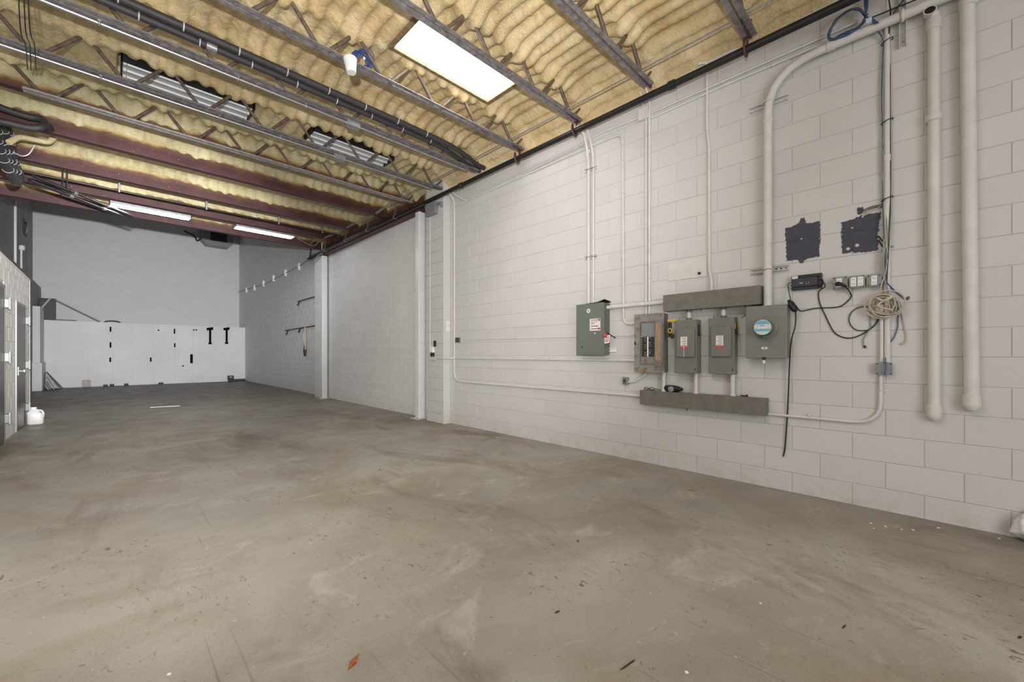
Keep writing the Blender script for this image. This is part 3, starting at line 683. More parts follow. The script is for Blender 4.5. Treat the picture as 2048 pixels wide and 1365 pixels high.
# green-grey disconnect
X, y0, y1, z0, z1 = wbox(1152.7, 1207, 1219.9, 604.7, 710.9); GX, GY0, GY1, GZ0, GZ1 = X, y0, y1, z0, z1
t = thing('disconnect_box', 'grey green disconnect box with round emblem and red handle', 'electrical box', (4.18, (y0+y1)/2, z0))
ob('body', MB().cbox(X+.012, WX, y0, y1, z0+.004, z1-.004, .004), 'greenside', t)
ob('cover', MB().cbox(X, X+.014, y0-.003, y1+.003, z0, z1, .004), 'greenbox', t)
def Q(X, y0, y1, z0, z1, fy, fz): return (y1-(y1-y0)*fy, z1-(z1-z0)*fz)      # fraction across (from the far side) and down
qy, qz = Q(X, y0, y1, z0, z1, .46, .14)
em = ob('emblem', MB().lathe([(.001, 0), (.026, 0), (.026, .0015), (.001, .0015)], (X, qy, qz), (-1, 0, 0), 24), 'label', t)
ob('emblem_mark', MB().prism([(X-.0016, qy+a, qz+b) for a, b in ((.015, .008), (-.015, .008), (-.006, .002), (-.004, -.013), (.004, -.013), (.006, .002))], (-.0008, 0, 0)), 'darkink', em)
ya, za = Q(X, y0, y1, z0, z1, .51, .30); yb, zb = Q(X, y0, y1, z0, z1, .89, .53)
lb = ob('warning_label', MB().box(X-.0012, X, yb, ya, zb, za), 'label', t)
for k, (fz, w, m) in enumerate(((.12, .7, 'ink'), (.26, .6, 'pink_label'), (.40, .35, 'ink'), (.62, .7, 'darkink'), (.84, .75, 'darkink'))):
    zz = za+(zb-za)*fz; ob('print_line', MB().box(X-.0018, X-.0012, ya-(ya-yb)*(.1+w), ya-(ya-yb)*.1, zz-.004, zz+.004), m, lb)
for fz in (.12, .84): ob('red_mark', MB().box(X-.0018, X-.0012, ya-(ya-yb)*.98, ya-(ya-yb)*.80, za+(zb-za)*fz-.012, za+(zb-za)*fz+.012), 'red_label', lb)
qy, qz = Q(X, y0, y1, z0, z1, .94, .58)
hd = ob('red_handle', MB().lathe([(.001, 0), (.024, 0), (.026, .02), (.018, .03), (.001, .03)], (X+.02, y0-.002, qz-.025), (-.8, -.7, -.1), 16), 'redplastic', t)
ob('pivot', MB().lathe([(.001, 0), (.016, 0), (.016, .016), (.001, .016)], (X+.035, y0, qz), (0, -1, 0), 12), 'galv', t)
ob('lever', MB().tube([(X+.02, y0-.02, qz+.01), (X+.10, y0-.10, qz-.06)], .006, 8), 'black', t)
tg = MB(); c = Vector((X+.03, y0-.028, qz-.075)); e1, e2 = Vector((.25, -.75, .12)).normalized()*.032, Vector((.05, -.1, 1)).normalized()*.046
tg.prism([c-e1-e2, c+e1-e2, c+e1+e2, c-e1+e2], Vector((-.8, -.3, 0)).normalized()*.0015); tag_ = ob('danger_tag', tg, 'label', t)
for k, m in ((.55, 'red_label'), (.15, 'ink'), (-.15, 'ink'), (-.5, 'red_label')):
    cc = c+e2*k+Vector((-.0017, -.0006, 0)); h = e2*(.13 if m == 'red_label' else .07); tg = MB(); tg.prism([cc-e1*.75-h, cc+e1*.75-h, cc+e1*.75+h, cc-e1*.75+h], Vector((-.8, -.3, 0)).normalized()*.001); ob('print_line', tg, m, tag_)
for fz in (.12, .88): ob('screw', MB().lathe([(.001, 0), (.005, 0), (.004, .003), (.001, .003)], (X, y0+.012, z1-(z1-z0)*fz), (-1, 0, 0), 10), 'darkink', t)
qy, qz = Q(X, y0, y1, z0, z1, .70, .58); ob('lock_hole', MB().lathe([(.001, 0), (.009, 0), (.009, .002), (.001, .002)], (X, qy, qz), (-1, 0, 0), 12), 'label', t)
qy, qz = Q(X, y0, y1, z0, z1, .22, .84); ob('dent', MB().lathe([(.001, 0), (.012, 0), (.010, .001), (.001, .001)], (X, qy, qz), (-1, 0, 0), 9), 'darkink', t)
ob('foot_bracket', MB().box(WX-.004, WX, y0-.09, y0, z0+.04, z0+.085).box(WX-.03, WX, y0-.09, y0, z0+.04, z0+.046).box(WX-.03, WX, y0-.09, y0, z0+.079, z0+.085), 'white', t)
fl = MB(); fl.prism([(X+.01, y1-.13, z1), (X+.03, y0+.06, z1+.012), (X+.02, y0+.01, z1+.035), (X+.04, y0-.005, z1+.03), (X+.10, y0-.03, z1+.012), (WX-.01, y0-.02, z1+.004), (WX-.02, y1-.12, z1+.001)], (0, 0, .004))
ob('tape_roll', fl, 'black', label='crumpled black plastic strip lying on top of the grey green disconnect box', cat='plastic')
# rusty breaker panel with its door open
X, y0, y1, z0, z1 = wbox(1268.5, 1327.8, 1337.1, 625.5, 746.8)
t = thing('breaker_panel', 'rusty grey breaker panel with its peeled door hanging open', 'electrical panel', (4.18, (y0+y1)/2, z0))
ob('tub', MB().cbox(X+.01, WX, y0+.004, y1-.004, z0+.006, z1-.006, .003), 'greenside', t)
wa, wza = Q(X, y0, y1, z0, z1, .23, .145); wb, wzb = Q(X, y0, y1, z0, z1, .72, .85)
fr = MB(); o_ = .010
for (a, b, c, d) in ((y0, y1, wza, z1), (y0, y1, z0, wzb), (y0, wb, wzb, wza), (wa, y1, wzb, wza)): fr.box(X, X+o_, a, b, c, d)
ob('trim_cover', fr, 'rusty', t)
rim = MB(); 
for (a, b, c, d) in ((wb-.006, wa+.006, wza, wza+.008), (wb-.006, wa+.006, wzb-.008, wzb), (wb-.008, wb, wzb, wza), (wa, wa+.008, wzb, wza)): rim.box(X-.006, X, a, b, c, d)
ob('opening_rim', rim, 'greenside', t)
ob('dead_front', MB().box(X+.006, X+.010, wb, wa, wzb, wza), 'rusty', t)
ob('blank_plate', MB().box(X+.003, X+.007, wb+.01, wa-.01, wza-(wza-wzb)*.33, wza-.012), 'deadfront', t)
bz1, bz0 = wza-(wza-wzb)*.35, wzb+(wza-wzb)*.17; nb = 8; mid = (wa+wb)/2
for r_ in range(nb):
    for sd in (-1, 1):
        zc = bz1-(bz1-bz0)*(r_+.5)/nb; h = (bz1-bz0)/nb*.40; a = mid+sd*.009; b = mid+sd*((wa-wb)/2-.012)
        k = ob('breaker', MB().cbox(X-.004, X+.006, a, b, zc-h, zc+h, .002, 1), 'breaker', t)
        ob('toggle', MB().cbox(X-.010, X-.004, mid+sd*.02, mid+sd*.034, zc-h*.5, zc+h*.5, .001, 1), 'deadfront' if (r_+sd) % 3 else 'breaker', k)
ob('centre_bar', MB().box(X-.006, X+.006, mid-.007, mid+.007, bz0, bz1), 'label', t)
# door swung open against the near side
dz1, dz0 = wza+.015, wzb-.02; A = Vector((X-.004, wb-.004, 0)); B = A+Vector((-.055, -.105, 0)); n_ = Vector((B-A)).cross(Vector((0, 0, 1))).normalized()*.012
dm = MB(); dm.hexa([A+Vector((0, 0, dz0)), B+Vector((0, 0, dz0)), B+n_+Vector((0, 0, dz0)), A+n_+Vector((0, 0, dz0)), A+Vector((0, 0, dz1)), B+Vector((0, 0, dz1)), B+n_+Vector((0, 0, dz1)), A+n_+Vector((0, 0, dz1))])
dr = ob('door', dm, 'rusty', t); ob('latch', MB().cbox(X-.008, X, y1-.020, y1-.004, (z0+z1)/2-.018, (z0+z1)/2+.018, .002), 'darkink', t)
nn = n_.normalized()*-.0015; A2, B2 = A.lerp(B, .15), A.lerp(B, .85)
nn = -nn; NF = n_+nn*.3
ob('circuit_card', MB().prism([A2+NF+Vector((0, 0, dz0+.06)), B2+NF+Vector((0, 0, dz0+.06)), B2+NF+Vector((0, 0, dz1-.03)), A2+NF+Vector((0, 0, dz1-.03))], nn), 'rustdoor', dr)
A2, B2 = A.lerp(B, .15), A.lerp(B, .85)
RX, RY0, RY1, RZ0, RZ1 = X, y0, y1, z0, z1
# yellow and black clamp hanging at the panel's near side
c = atX(1342, 640, 4.13); cy = c.y
t = thing('spring_clamp', 'yellow and black clamp hanging beside the open rusty panel door', 'clamp', (4.13, cy, 1.36))
ob('jaw_bar', MB().cbox(4.11, 4.122, cy-.06, cy+.03, atX(1342, 644, 4.115).z, atX(1342, 639, 4.115).z, .003), 'yellow', t)
ob('body', MB().cbox(4.108, 4.13, cy-.012, cy+.022, atX(1342, 674, 4.115).z, atX(1342, 645, 4.115).z, .006), 'black', t)
zz = atX(1340, 662, 4.115).z
ob('ring', MB().tube([(4.105, cy+.0+.020*math.cos(a), zz+.022*math.sin(a)) for a in [2*PI*k/16 for k in range(17)]], .006, 8), 'yellow', t)
ob('pad', MB().cbox(4.10, 4.13, cy-.035, cy-.006, atX(1342, 677, 4.115).z, atX(1342, 668, 4.115).z, .005), 'black', t)
# two identical safety switches
def switch(dims, dd, lbls, label, strip):
    X, y0, y1, z0, z1 = wbox(*dims)
    t = thing('safety_switch', label, 'electrical box', (4.18, (y0+y1)/2, z0), 'grey safety switches')
    ob('body', MB().cbox(X, WX, y0, y1, z0, z1, .004), 'switchgrey', t)
    uA, uB, vA, vB = dd; d = .022; Xd = X-d; a, b = wy(uA, Xd), wy(uB, Xd); zt = atX((uA+uB)/2, vA, Xd).z; zb = atX((uA+uB)/2, vB, Xd).z
    dr = ob('door', MB().cbox(Xd, X, b, a, zb, zt, .008, 3), 'switchgrey', t)
    uA, uB, v0, v1, v2 = lbls; a, b = wy(uA, Xd), wy(uB, Xd); f = lambda v: atX((uA+uB)/2, v, Xd).z
    lb = ob('label_plate', MB().box(Xd-.001, Xd, b, a, f(v1), f(v0)), 'label', dr)
    for k in range(5): ob('print_line', MB().box(Xd-.0016, Xd-.001, b+.01, a-.01-.012*(k % 2), f(v0)-.014-.018*k-.003, f(v0)-.014-.018*k+.002), 'ink', dr)
    ob('danger_strip', MB().box(Xd-.001, Xd, b-.002, a-.002, f(v2), f(v1)), 'red_label', dr)
    for k in range(6): ob('strip_letter', MB().box(Xd-.0016, Xd-.001, a-.012-(a-b-.02)*k/6-.008, a-.012-(a-b-.02)*k/6, f(v2)+.010, f(v1)-.010), 'pink_label', dr)
    if strip: ob('drip', MB().tube([(Xd-.002, (a+b)/2, f(v1)), (Xd-.002, (a+b)/2-.002, zb+.0)], .003, 6), 'label', dr)
    ob('handle_hub', MB().lathe([(.001, 0), (.014, 0), (.012, .014), (.001, .014)], (X+.05, y0, z0+(z1-z0)*.72), (0, -1, 0), 12), 'black', t)
    ob('side_lever', MB().cbox(X+.03, X+.05, y0-.012, y0, z0+(z1-z0)*.70, z1-.05, .003), 'black', t)
    if not strip: ob('yellow_tab', MB().cbox(X+.012, X+.03, y0-.006, y0, z1-.11, z1-.055, .002), 'yellow', t)
    ob('latch_screw', MB().cbox(X-.003, X, y0+.012, y0+.018, z0+.03, z0+.055, .001), 'darkink', t)
    ob('hook', MB().tube([(X+.01, y1-.05, z1), (X+.008, y1-.05, z1+.025)], .003, 6), 'darkink', t)
    return X, y0, y1, z0, z1
S1 = switch((1348.3, 1393.4, 1402.4, 638.9, 747.6), (1352.4, 1388.5, 657.5, 714.8), (1361, 1374.3, 674, 692.8, 698), 'grey safety switch next to the rusty panel, white drip below its red strip', True)
S2 = switch((1416.4, 1468.6, 1475.2, 634.2, 749.6), (1421, 1462, 654, 714.2), (1431.8, 1446.5, 671.8, 691.5, 696.5), 'grey safety switch next to the meter, yellow tab on its side', False)
# meter
X, y0, y1, z0, z1 = wbox(1491.8, 1573.2, 1580.6, 608.1, 717.8)
t = thing('meter_box', 'grey electric meter box with round teal dial', 'electric meter', (4.18, (y0+y1)/2, z0)); MX, MY0, MY1, MZ0, MZ1 = X, y0, y1, z0, z1
ob('body', MB().cbox(X+.012, WX, y0, y1, z0+.006, z1, .004), 'metergrey', t)
ob('cover', MB().cbox(X, X+.014, y0-.002, y1+.002, z0, z1-.012, .006), 'metergrey', t)
mc = atX(1531, 656, X); c_ = (X, mc.y, mc.z); R = .082
ob('ring', MB().lathe([(R+.012, 0), (R+.014, .010), (R+.004, .020), (R-.004, .020)], c_, (-1, 0, 0), 32), 'metergrey', t)
gl = ob('drum', MB().lathe([(R-.006, .01), (R-.010, .02), (R-.012, .085), (R-.02, .094), (.001, .094)], c_, (-1, 0, 0), 32), 'gutterbox', t)
dl = ob('dial', MB().lathe([(.001, .094), (R-.016, .094), (R-.016, .097), (.001, .097)], c_, (-1, 0, 0), 32), 'dialpale', t)
def disc_band(za, zb, r, x, m, nm, f0=-1, f1=1):
    pts = []
    for i in range(13):
        z = za+(zb-za)*i/12; w = math.sqrt(max(0, r*r-z*z)); pts.append((x, c_[1]+max(-w, -w if f0 <= -1 else f0), c_[2]+z))
    for i in range(13):
        z = zb+(za-zb)*i/12; w = math.sqrt(max(0, r*r-z*z)); pts.append((x, c_[1]+min(w, w if f1 >= 1 else f1), c_[2]+z))
    ob(nm, MB().prism(pts, (-.0008, 0, 0)), m, dl)
xd = X-.097; rr = R-.02
disc_band(.026, rr-.004, rr, xd, 'teal', 'teal_band'); disc_band(-.034, -.014, rr, xd, 'teal', 'teal_band')
ob('display', MB().box(xd-.0012, xd, c_[1]-.032, c_[1]+.028, c_[2]+.006, c_[2]+.024), 'label', dl); ob('reading', MB().box(xd-.002, xd-.0012, c_[1]-.016, c_[1]+.020, c_[2]+.010, c_[2]+.020), 'pink_label', dl)
ob('reading', MB().box(xd-.0012, xd, c_[1]-.04, c_[1]+.04, c_[2]-.008, c_[2]+.000), 'label', dl)
ob('seal', MB().cbox(X-.05, X-.02, c_[1]-.012, c_[1]+.012, c_[2]-R-.016, c_[2]-R+.014, .005), 'seal', t)
pf = atX(1529, 697, X)
ob('eye_plate', MB().prism([(X-.0012, pf.y+.028, pf.z+.004), (X-.0012, pf.y+.014, pf.z+.011), (X-.0012, pf.y-.014, pf.z+.011), (X-.0012, pf.y-.028, pf.z+.004), (X-.0012, pf.y-.014, pf.z-.010), (X-.0012, pf.y+.014, pf.z-.010)], (-.001, 0, 0)), 'label', t)
ob('eye_mark', MB().box(X-.003, X-.002, pf.y-.004, pf.y+.004, pf.z-.006, pf.z+.006), 'darkink', t)
pl = atX(1528, 722, X)
ob('hasp', MB().cbox(X-.008, X+.004, pl.y-.014, pl.y+.014, z0-.012, z0+.012, .003), 'darkink', t); ob('padlock', MB().cbox(X-.006, X+.003, pl.y-.011, pl.y+.011, z0-.044, z0-.016, .004), 'label', t)
ob('wire_stub', MB().tube([(X+.03, y1, z1-.06), (X+.02, y1+.04, z1-.10)], .003, 6), 'darkink', t)
# wireways
X, y0, y1, z0, z1 = wbox(1326, 1520.3, 1528.4, 570.5, 608)
t = thing('upper_wireway', 'long grey metal wireway above the switches', 'wireway', (4.2, (y0+y1)/2, z0))
ob('trough', MB().cbox(X+.004, WX, y0, y1, z0, z1, .003), 'gutterbox', t); ob('cover', MB().cbox(X, X+.006, y0, y1, z0-.003, z1, .002), 'gutterbox', t)
ob('end_plate', MB().cbox(X+.004, WX, y0-.003, y0, z0, z1, .001), 'greenside', t); UX, UY0, UY1, UZ0, UZ1 = X, y0, y1, z0, z1
for fy in (.14, .46, .80): ob('cover_screw', MB().lathe([(.001, 0), (.006, 0), (.005, .004), (.001, .004)], (X, y1-(y1-y0)*fy, z0+.018), (-1, 0, 0), 8), 'galv', t)
for fy in (.42, .86): ob('drop_screw', MB().tube([(X+.02, y1-(y1-y0)*fy, z0), (X+.02, y1-(y1-y0)*fy, z0-.022)], .004, 6), 'darkink', t)
X, y0, y1, z0, z1 = wbox(1279.4, 1531.5, 1537, 798.0, 832.5)
t = thing('lower_wireway', 'long grey metal wireway below the switches with tools on top', 'wireway', (4.2, (y0+y1)/2, z0))
ob('trough', MB().cbox(X+.004, WX, y0, y1, z0, z1, .003), 'gutterbox', t); ob('cover', MB().cbox(X, X+.006, y0, y1, z0-.002, z1+.002, .002), 'gutterbox', t)
ob('end_plate', MB().cbox(X+.004, WX, y0-.003, y0, z0, z1, .001), 'gutterbox', t); LX, LY0, LY1, LZ0, LZ1 = X, y0, y1, z0, z1
for fy in (.08, .42, .80): ob('cover_screw', MB().lathe([(.001, 0), (.006, 0), (.005, .004), (.001, .004)], (X, y1-(y1-y0)*fy, z0+.02), (-1, 0, 0), 8), 'galv', t)
ob('drop_screw', MB().tube([(X+.02, y1-(y1-y0)*.42, z0), (X+.02, y1-(y1-y0)*.42, z0-.025)], .005, 6), 'darkink', t)
# tools on the lower wireway
TX = (LX+WX)/2; c = atX(1344, 776, TX); zt = LZ1+.002
t = thing('heat_gun', 'black rotary tool lying on the lower grey wireway', 'power tool', (TX, c.y, zt))
ob('body', MB().tube([(TX+.01, c.y+.10, zt+.036), (TX, c.y+.02, zt+.035), (TX-.01, c.y-.04, zt+.034), (TX-.012, c.y-.085, zt+.032)], [.026, .034, .034, .026], 14), 'black', t)
ob('grey_knob', MB().lathe([(.001, 0), (.030, 0), (.030, .02), (.012, .03), (.001, .03)], (TX-.035, c.y-.01, zt+.030), (-1, .1, 0), 18), 'boxgrey', t)
ob('nose', MB().lathe([(.02, 0), (.016, .03), (.001, .03)], (TX-.012, c.y-.085, zt+.032), (-.1, -1, 0), 12), 'darkink', t)
c = atX(1303, 778, TX); t = thing('safety_glasses', 'small dark safety glasses lying on the lower grey wireway', 'glasses', (TX, c.y, zt))
for sd in (.045, -.02): ob('lens', MB().tube([(TX-.03, c.y+sd+.026*math.cos(a), zt+.018+.016*math.sin(a)) for a in [2*PI*k/12 for k in range(13)]], .003, 6), 'black', t)
ob('bridge', MB().tube([(TX-.03, c.y+.02, zt+.024), (TX-.033, c.y+.012, zt+.028), (TX-.03, c.y+.005, zt+.024)], .003, 6), 'black', t)
for sd, e in ((.07, -.02), (-.045, -.10)): ob('temple', MB().tube([(TX-.03, c.y+sd, zt+.02), (TX+.02, c.y+sd+e*.3, zt+.012), (TX+.04, c.y+e, zt+.004)], .003, 6), 'black', t)
c = atX(1488, 794, TX); t = thing('bolt', 'small dark bolt lying at the near end of lower wireway', 'bolt', (TX, c.y, zt))
ob('shank', MB().tube([(TX, c.y+.03, zt+.007), (TX, c.y-.02, zt+.007)], .006, 8), 'darkink', t); ob('head', MB().lathe([(.012, 0), (.012, .01)], (TX, c.y-.02, zt+.010), (0, -1, 0), 6, smooth=False), 'darkink', t)
# ---- conduits fixed to the wall: path given as picture points, turned into points on the wall
def conduit(label, pts, r, m='paintpipe', rad=.08, n=10, off=None, name='wall_conduit', couple=(), group=None, straps=()):
    o_ = (r+.004) if off is None else off
    P = [p if isinstance(p, Vector) else wp(p[0], p[1], o_ if len(p) < 3 else p[2]) for p in pts]
    t = thing(name, label, 'conduit', P[-1], group)
    ob('pipe', MB().tube(arc(P, rad), r, n), m, t)
    for u, v, ax in couple:
        c = wp(u, v, o_); ob('coupling', MB().lathe([(r+.001, 0), (r+.005, .004), (r+.005, .046), (r+.001, .05)], c, ax, 12), m, t)
    for u, v, vert in straps:
        c = wp(u, v, o_); s_ = MB()
        if vert: s_.tube([c+Vector((math.cos(a)*-(r+.003), math.sin(a)*(r+.003), 0)) for a in [PI*k/8-PI/2 for k in range(9)]], .003, 5, flat=2.5); s_.box(WX-.004, WX-.0005, c.y-r-.025, c.y+r+.025, c.z-.008, c.z+.008)
        else: s_.tube([c+Vector((math.cos(a)*-(r+.003), 0, math.sin(a)*(r+.003))) for a in [PI*k/8-PI/2 for k in range(9)]], .003, 5, flat=2.5); s_.box(WX-.004, WX-.0005, c.y-.008, c.y+.008, c.z-r-.025, c.z+r+.025)
        ob('strap', s_, m, t)
    return t
V3 = Vector
g0 = wp(1177.5, 500, .025); zt = GZ1-.004
conduit('thicker painted conduit of the pair dropping into grey green disconnect box', [V3((4.06, g0.y+.06, 3.99)), V3((4.16, g0.y+.03, 3.93)), V3((4.222, g0.y, 3.66)), V3((4.222, g0.y, zt))], .019, rad=.2, couple=((1177.5, 300, (0, 0, -1)),))
g1 = wp(1186.8, 500, .02)
conduit('thinner painted conduit of the pair dropping into grey green disconnect box', [V3((4.06, g1.y+.05, 3.985)), V3((4.16, g1.y+.03, 3.93)), V3((4.230, g1.y, 3.66)), V3((4.230, g1.y, zt))], .013, rad=.2, straps=((1186.8, 340, True),))
def strut(label, uv, L, vert=False, o0=.0, t_=.03):
    c = wp(*uv, 0); t = thing('strut_channel', label, 'bracket', c)
    m = MB()
    if vert: 
        for a in (-.02, .017): m.box(WX-t_, WX, c.y+a, c.y+a+.003, c.z-L/2, c.z+L/2)
        m.box(WX-.003, WX, c.y-.02, c.y+.02, c.z-L/2, c.z+L/2)
    else:
        for a in (-.02, .017): m.box(WX-t_, WX, c.y-L/2, c.y+L/2, c.z+a, c.z+a+.003)
        m.box(WX-.003, WX, c.y-L/2, c.y+L/2, c.z-.02, c.z+.02)
    ob('channel', m, 'paintpipe', t)
    for k in (-.42, -.3, -.18, .18, .3, .42):
        q_ = .03*L if L > .3 else .008; sl_ = MB(); sl_.box(WX-.0036, WX-.003, c.y-(.006 if vert else q_)+(0 if vert else k*L), c.y+(.006 if vert else q_)+(0 if vert else k*L), c.z-(q_ if vert else .006)+(k*L if vert else 0), c.z+(q_ if vert else .006)+(k*L if vert else 0)); ob('slot', sl_, 'darkink', t)
    for k in (-.40, .40):
        ob('bolt', MB().lathe([(.001, 0), (.007, 0), (.006, .004), (.001, .004)], (WX-.003, c.y+(0 if vert else k*L), c.z+(k*L if vert else 0)), (-1, 0, 0), 8), 'galv', t)
    return t, c
for v_, lb in ((340, 'short strut bracket holding the conduit pair, upper one'), (515, 'short strut bracket holding the conduit pair, lower one')):
    t, c = strut(lb, (1183, v_), .17)
    for yy, r in ((g0.y, .019), (g1.y, .013)): ob('clamp', MB().tube([(4.222-math.cos(a)*(r+.004), yy+math.sin(a)*(r+.004), c.z) for a in [PI*k/8-PI/2 for k in range(9)]], .004, 6, flat=2), 'galv', t)
# conduit B: along the wall, down at 1246, into the panel
conduit('thin painted conduit along wall top bending down into the rusty panel side', [wp(912, 411, .02), wp(1218, 276.5, .02), wp(1245, 268, .02), wp(1247, 612, .02), wp(1247, 649, .02), V3((4.230, RY1-.004, wp(1247, 649, .02).z))], .013, rad=.19, straps=((1246, 320, True), (1246, 520, True), (1247, 387, True)))
conduit('thin painted conduit sagging from the grey pilaster box up along the wall', [V3((4.10, 5.62, 3.95)), wp(930, 403, .02), wp(960, 390, .02), wp(1165, 290, .02), wp(1196, 268, .02), wp(1287, 232, .02)], .012, rad=.12, straps=((1030, 350, False), (1256, 245, False)))
jb = wp(1291, 231, 0); t = thing('junction_box', 'white painted junction box high on the wall below the black pipe', 'electrical box', (WX-.03, jb.y, jb.z-.05))
ob('body', MB().cbox(WX-.055, WX, jb.y-.052, jb.y+.052, jb.z-.06, jb.z+.06, .005), 'paintpipe', t); ob('cover', MB().cbox(WX-.059, WX-.054, jb.y-.056, jb.y+.056, jb.z-.064, jb.z+.064, .003), 'paintpipe', t)
jt_, jb_ = jb.z+.058, jb.z-.058
c = wp(1292.5, 430, .018); conduit('painted conduit from high junction box to rusty panel, farther of the pair', [V3((WX-.02, c.y, jb_)), V3((WX-.02, c.y, RZ1-.004))], .0115, straps=((1292.5, 385, True), (1292.5, 530, True)))
c = wp(1299.0, 430, .018); conduit('painted conduit from high junction box to rusty panel, nearer of the pair', [V3((WX-.02, c.y, jb_)), V3((WX-.02, c.y, RZ1-.004))], .0135, straps=((1299, 470, True),))
c = wp(1288, 218, .02); conduit('short painted conduit from the high junction box up behind the black pipe', [V3((WX-.02, jb.y+.02, jt_)), V3((WX-.02, jb.y+.02, 4.03)), V3((WX-.09, jb.y+.02, 4.10))], .011, rad=.06)
conduit('curved painted conduit beside the high junction box', [wp(1299, 244, .012), wp(1299, 225, .012), wp(1300, 208, .03), V3((4.12, wp(1303, 205).y, 4.09))], .010, rad=.05)
# two long conduits to the right of the box
conduit('long painted conduit along wall top past the big elbow, upper of two', [wp(1303, 226, .02), wp(1450, 161, .02), wp(1640, 77, .02), wp(1716, 43, .02)], .012, straps=((1445, 163.5, False), (1608, 91, False)))
conduit('long painted conduit along wall top past the big elbow, lower of two', [wp(1303, 236, .02), wp(1450, 170, .02), wp(1640, 90, .02), wp(1722, 56, .02)], .012, straps=((1546, 130, False),))
# drop at 1417 into the upper wireway
zz = UZ1-.003
conduit('single painted conduit dropping from the foam into the upper wireway', [wp(1397, 128, .05), wp(1413.5, 124, .03), wp(1414, 150, .018), wp(1414, 262, .018), wp(1418, 290, .018), wp(1418.5, 540, .018), wp(1423, 560, .03), V3((WX-.04, wp(1424, 570, .03).y, zz))], .014, rad=.07, straps=((1415, 262, True),))
# the big elbow
c = wp(1536.3, 450, .045); hz = wp(1700, 76, .06).z
t = conduit('big painted conduit bending from along the wall down into the meter box', [V3((4.19, -.55, hz)), V3((4.19, c.y, hz)), V3((4.19, c.y, MZ1-.012))], .034, rad=.38, n=18)
ob('coupling', MB().lathe([(.034, 0), (.039, .006), (.039, .05), (.034, .056)], (4.19, c.y-.42, hz), (0, -1, 0), 18), 'paintpipe', t)
ob('coupling', MB().lathe([(.034, 0), (.039, .006), (.039, .05), (.034, .056)], (4.19, c.y, hz-.40), (0, 0, -1), 18), 'paintpipe', t)
BCY, BCZ = c.y, hz
for (a, L), lb in zip((((1538, 211), .30), ((1539, 540.5), .30)), ('horizontal strut bracket behind the big conduit, upper one below the elbow', 'horizontal strut bracket behind the big conduit just above the meter')):
    t, c = strut(lb, a, L, t_=.036)
    ob('clamp', MB().tube([(4.19-math.cos(w)*.040, BCY+math.sin(w)*.040, c.z) for w in [PI*1.2*k/10-PI*.6 for k in range(11)]], .005, 6, flat=2.4), 'paintpipe', t)
t, c = strut('upright strut bracket behind the big conduit near the open pipe', (1806, 35), .46, True, t_=.036)
ob('clamp', MB().tube([(4.19-math.cos(w)*.040, c.y, hz+math.sin(w)*.040) for w in [PI*1.2*k/10-PI*.6 for k in range(11)]], .005, 6, flat=2.4), 'paintpipe', t)
# horizontals low on the wall
a, b = wp(1218.4, 617, .05), wp(1326, 607, .05)
conduit('stout painted conduit from grey green box to the upper wireway', [V3((4.195, GY0+.01, wp(1219, 615, .055).z)), V3((4.195, UY1-.003, wp(1219, 615, .055).z))], .021, couple=((1224, 614, (0, -1, 0)),), n=14, off=.055)
conduit('painted conduit running level from the pilaster into the rusty panel', [V3((4.085, 5.98, wp(1000, 718, .015).z)), V3((4.085, 5.79, wp(1000, 718, .015).z)), V3((4.232, 5.66, wp(1000, 718, .015).z)), V3((4.232, RY1-.004, wp(1000, 718, .015).z))], .014, rad=.06, straps=((1100, 718, False),))
conduit('thin dark lined conduit from the outlet block behind the grey green box', [wp(930, 680, .008), wp(1268, 671, .008)], .007, straps=((1082, 677, False),))
c = wp(909, 500, .02); zz = wp(1100, 778, .02).z
conduit('painted conduit descending beside the pilaster then along to the lower wireway', [V3((4.10, c.y+.0, 3.96)), V3((4.228, c.y, 3.85)), V3((4.228, c.y, zz)), V3((4.228, LY1-.003, zz))], .0155, rad=.18, straps=((957, 767, False), (1150, 780, False), (909, 560, True)))
# little grey receptacle and its whip
c = wp(1253.5, 762, 0); t = thing('outlet_box', 'small grey receptacle box below the rusty panel', 'outlet', (WX-.025, c.y, c.z-.04))
ob('body', MB().cbox(WX-.045, WX, c.y-.034, c.y+.034, c.z-.042, c.z+.042, .006), 'boxgrey', t); ob('face', MB().cbox(WX-.05, WX-.045, c.y-.018, c.y+.018, c.z-.03, c.z+.03, .003), 'greenside', t)
ob('slots', MB().lathe([(.001, 0), (.012, 0), (.012, .002), (.001, .002)], (WX-.05, c.y, c.z), (-1, 0, 0), 12), 'darkink', t)
conduit('short painted whip curving from small grey receptacle up into rusty panel', [V3((WX-.022, c.y-.033, c.z-.012)), V3((WX-.022, c.y-.10, c.z-.008)), V3((WX-.022, RY1-.085, RZ0-.03)), V3((WX-.022, RY1-.09, RZ0+.004))], .012, rad=.06)
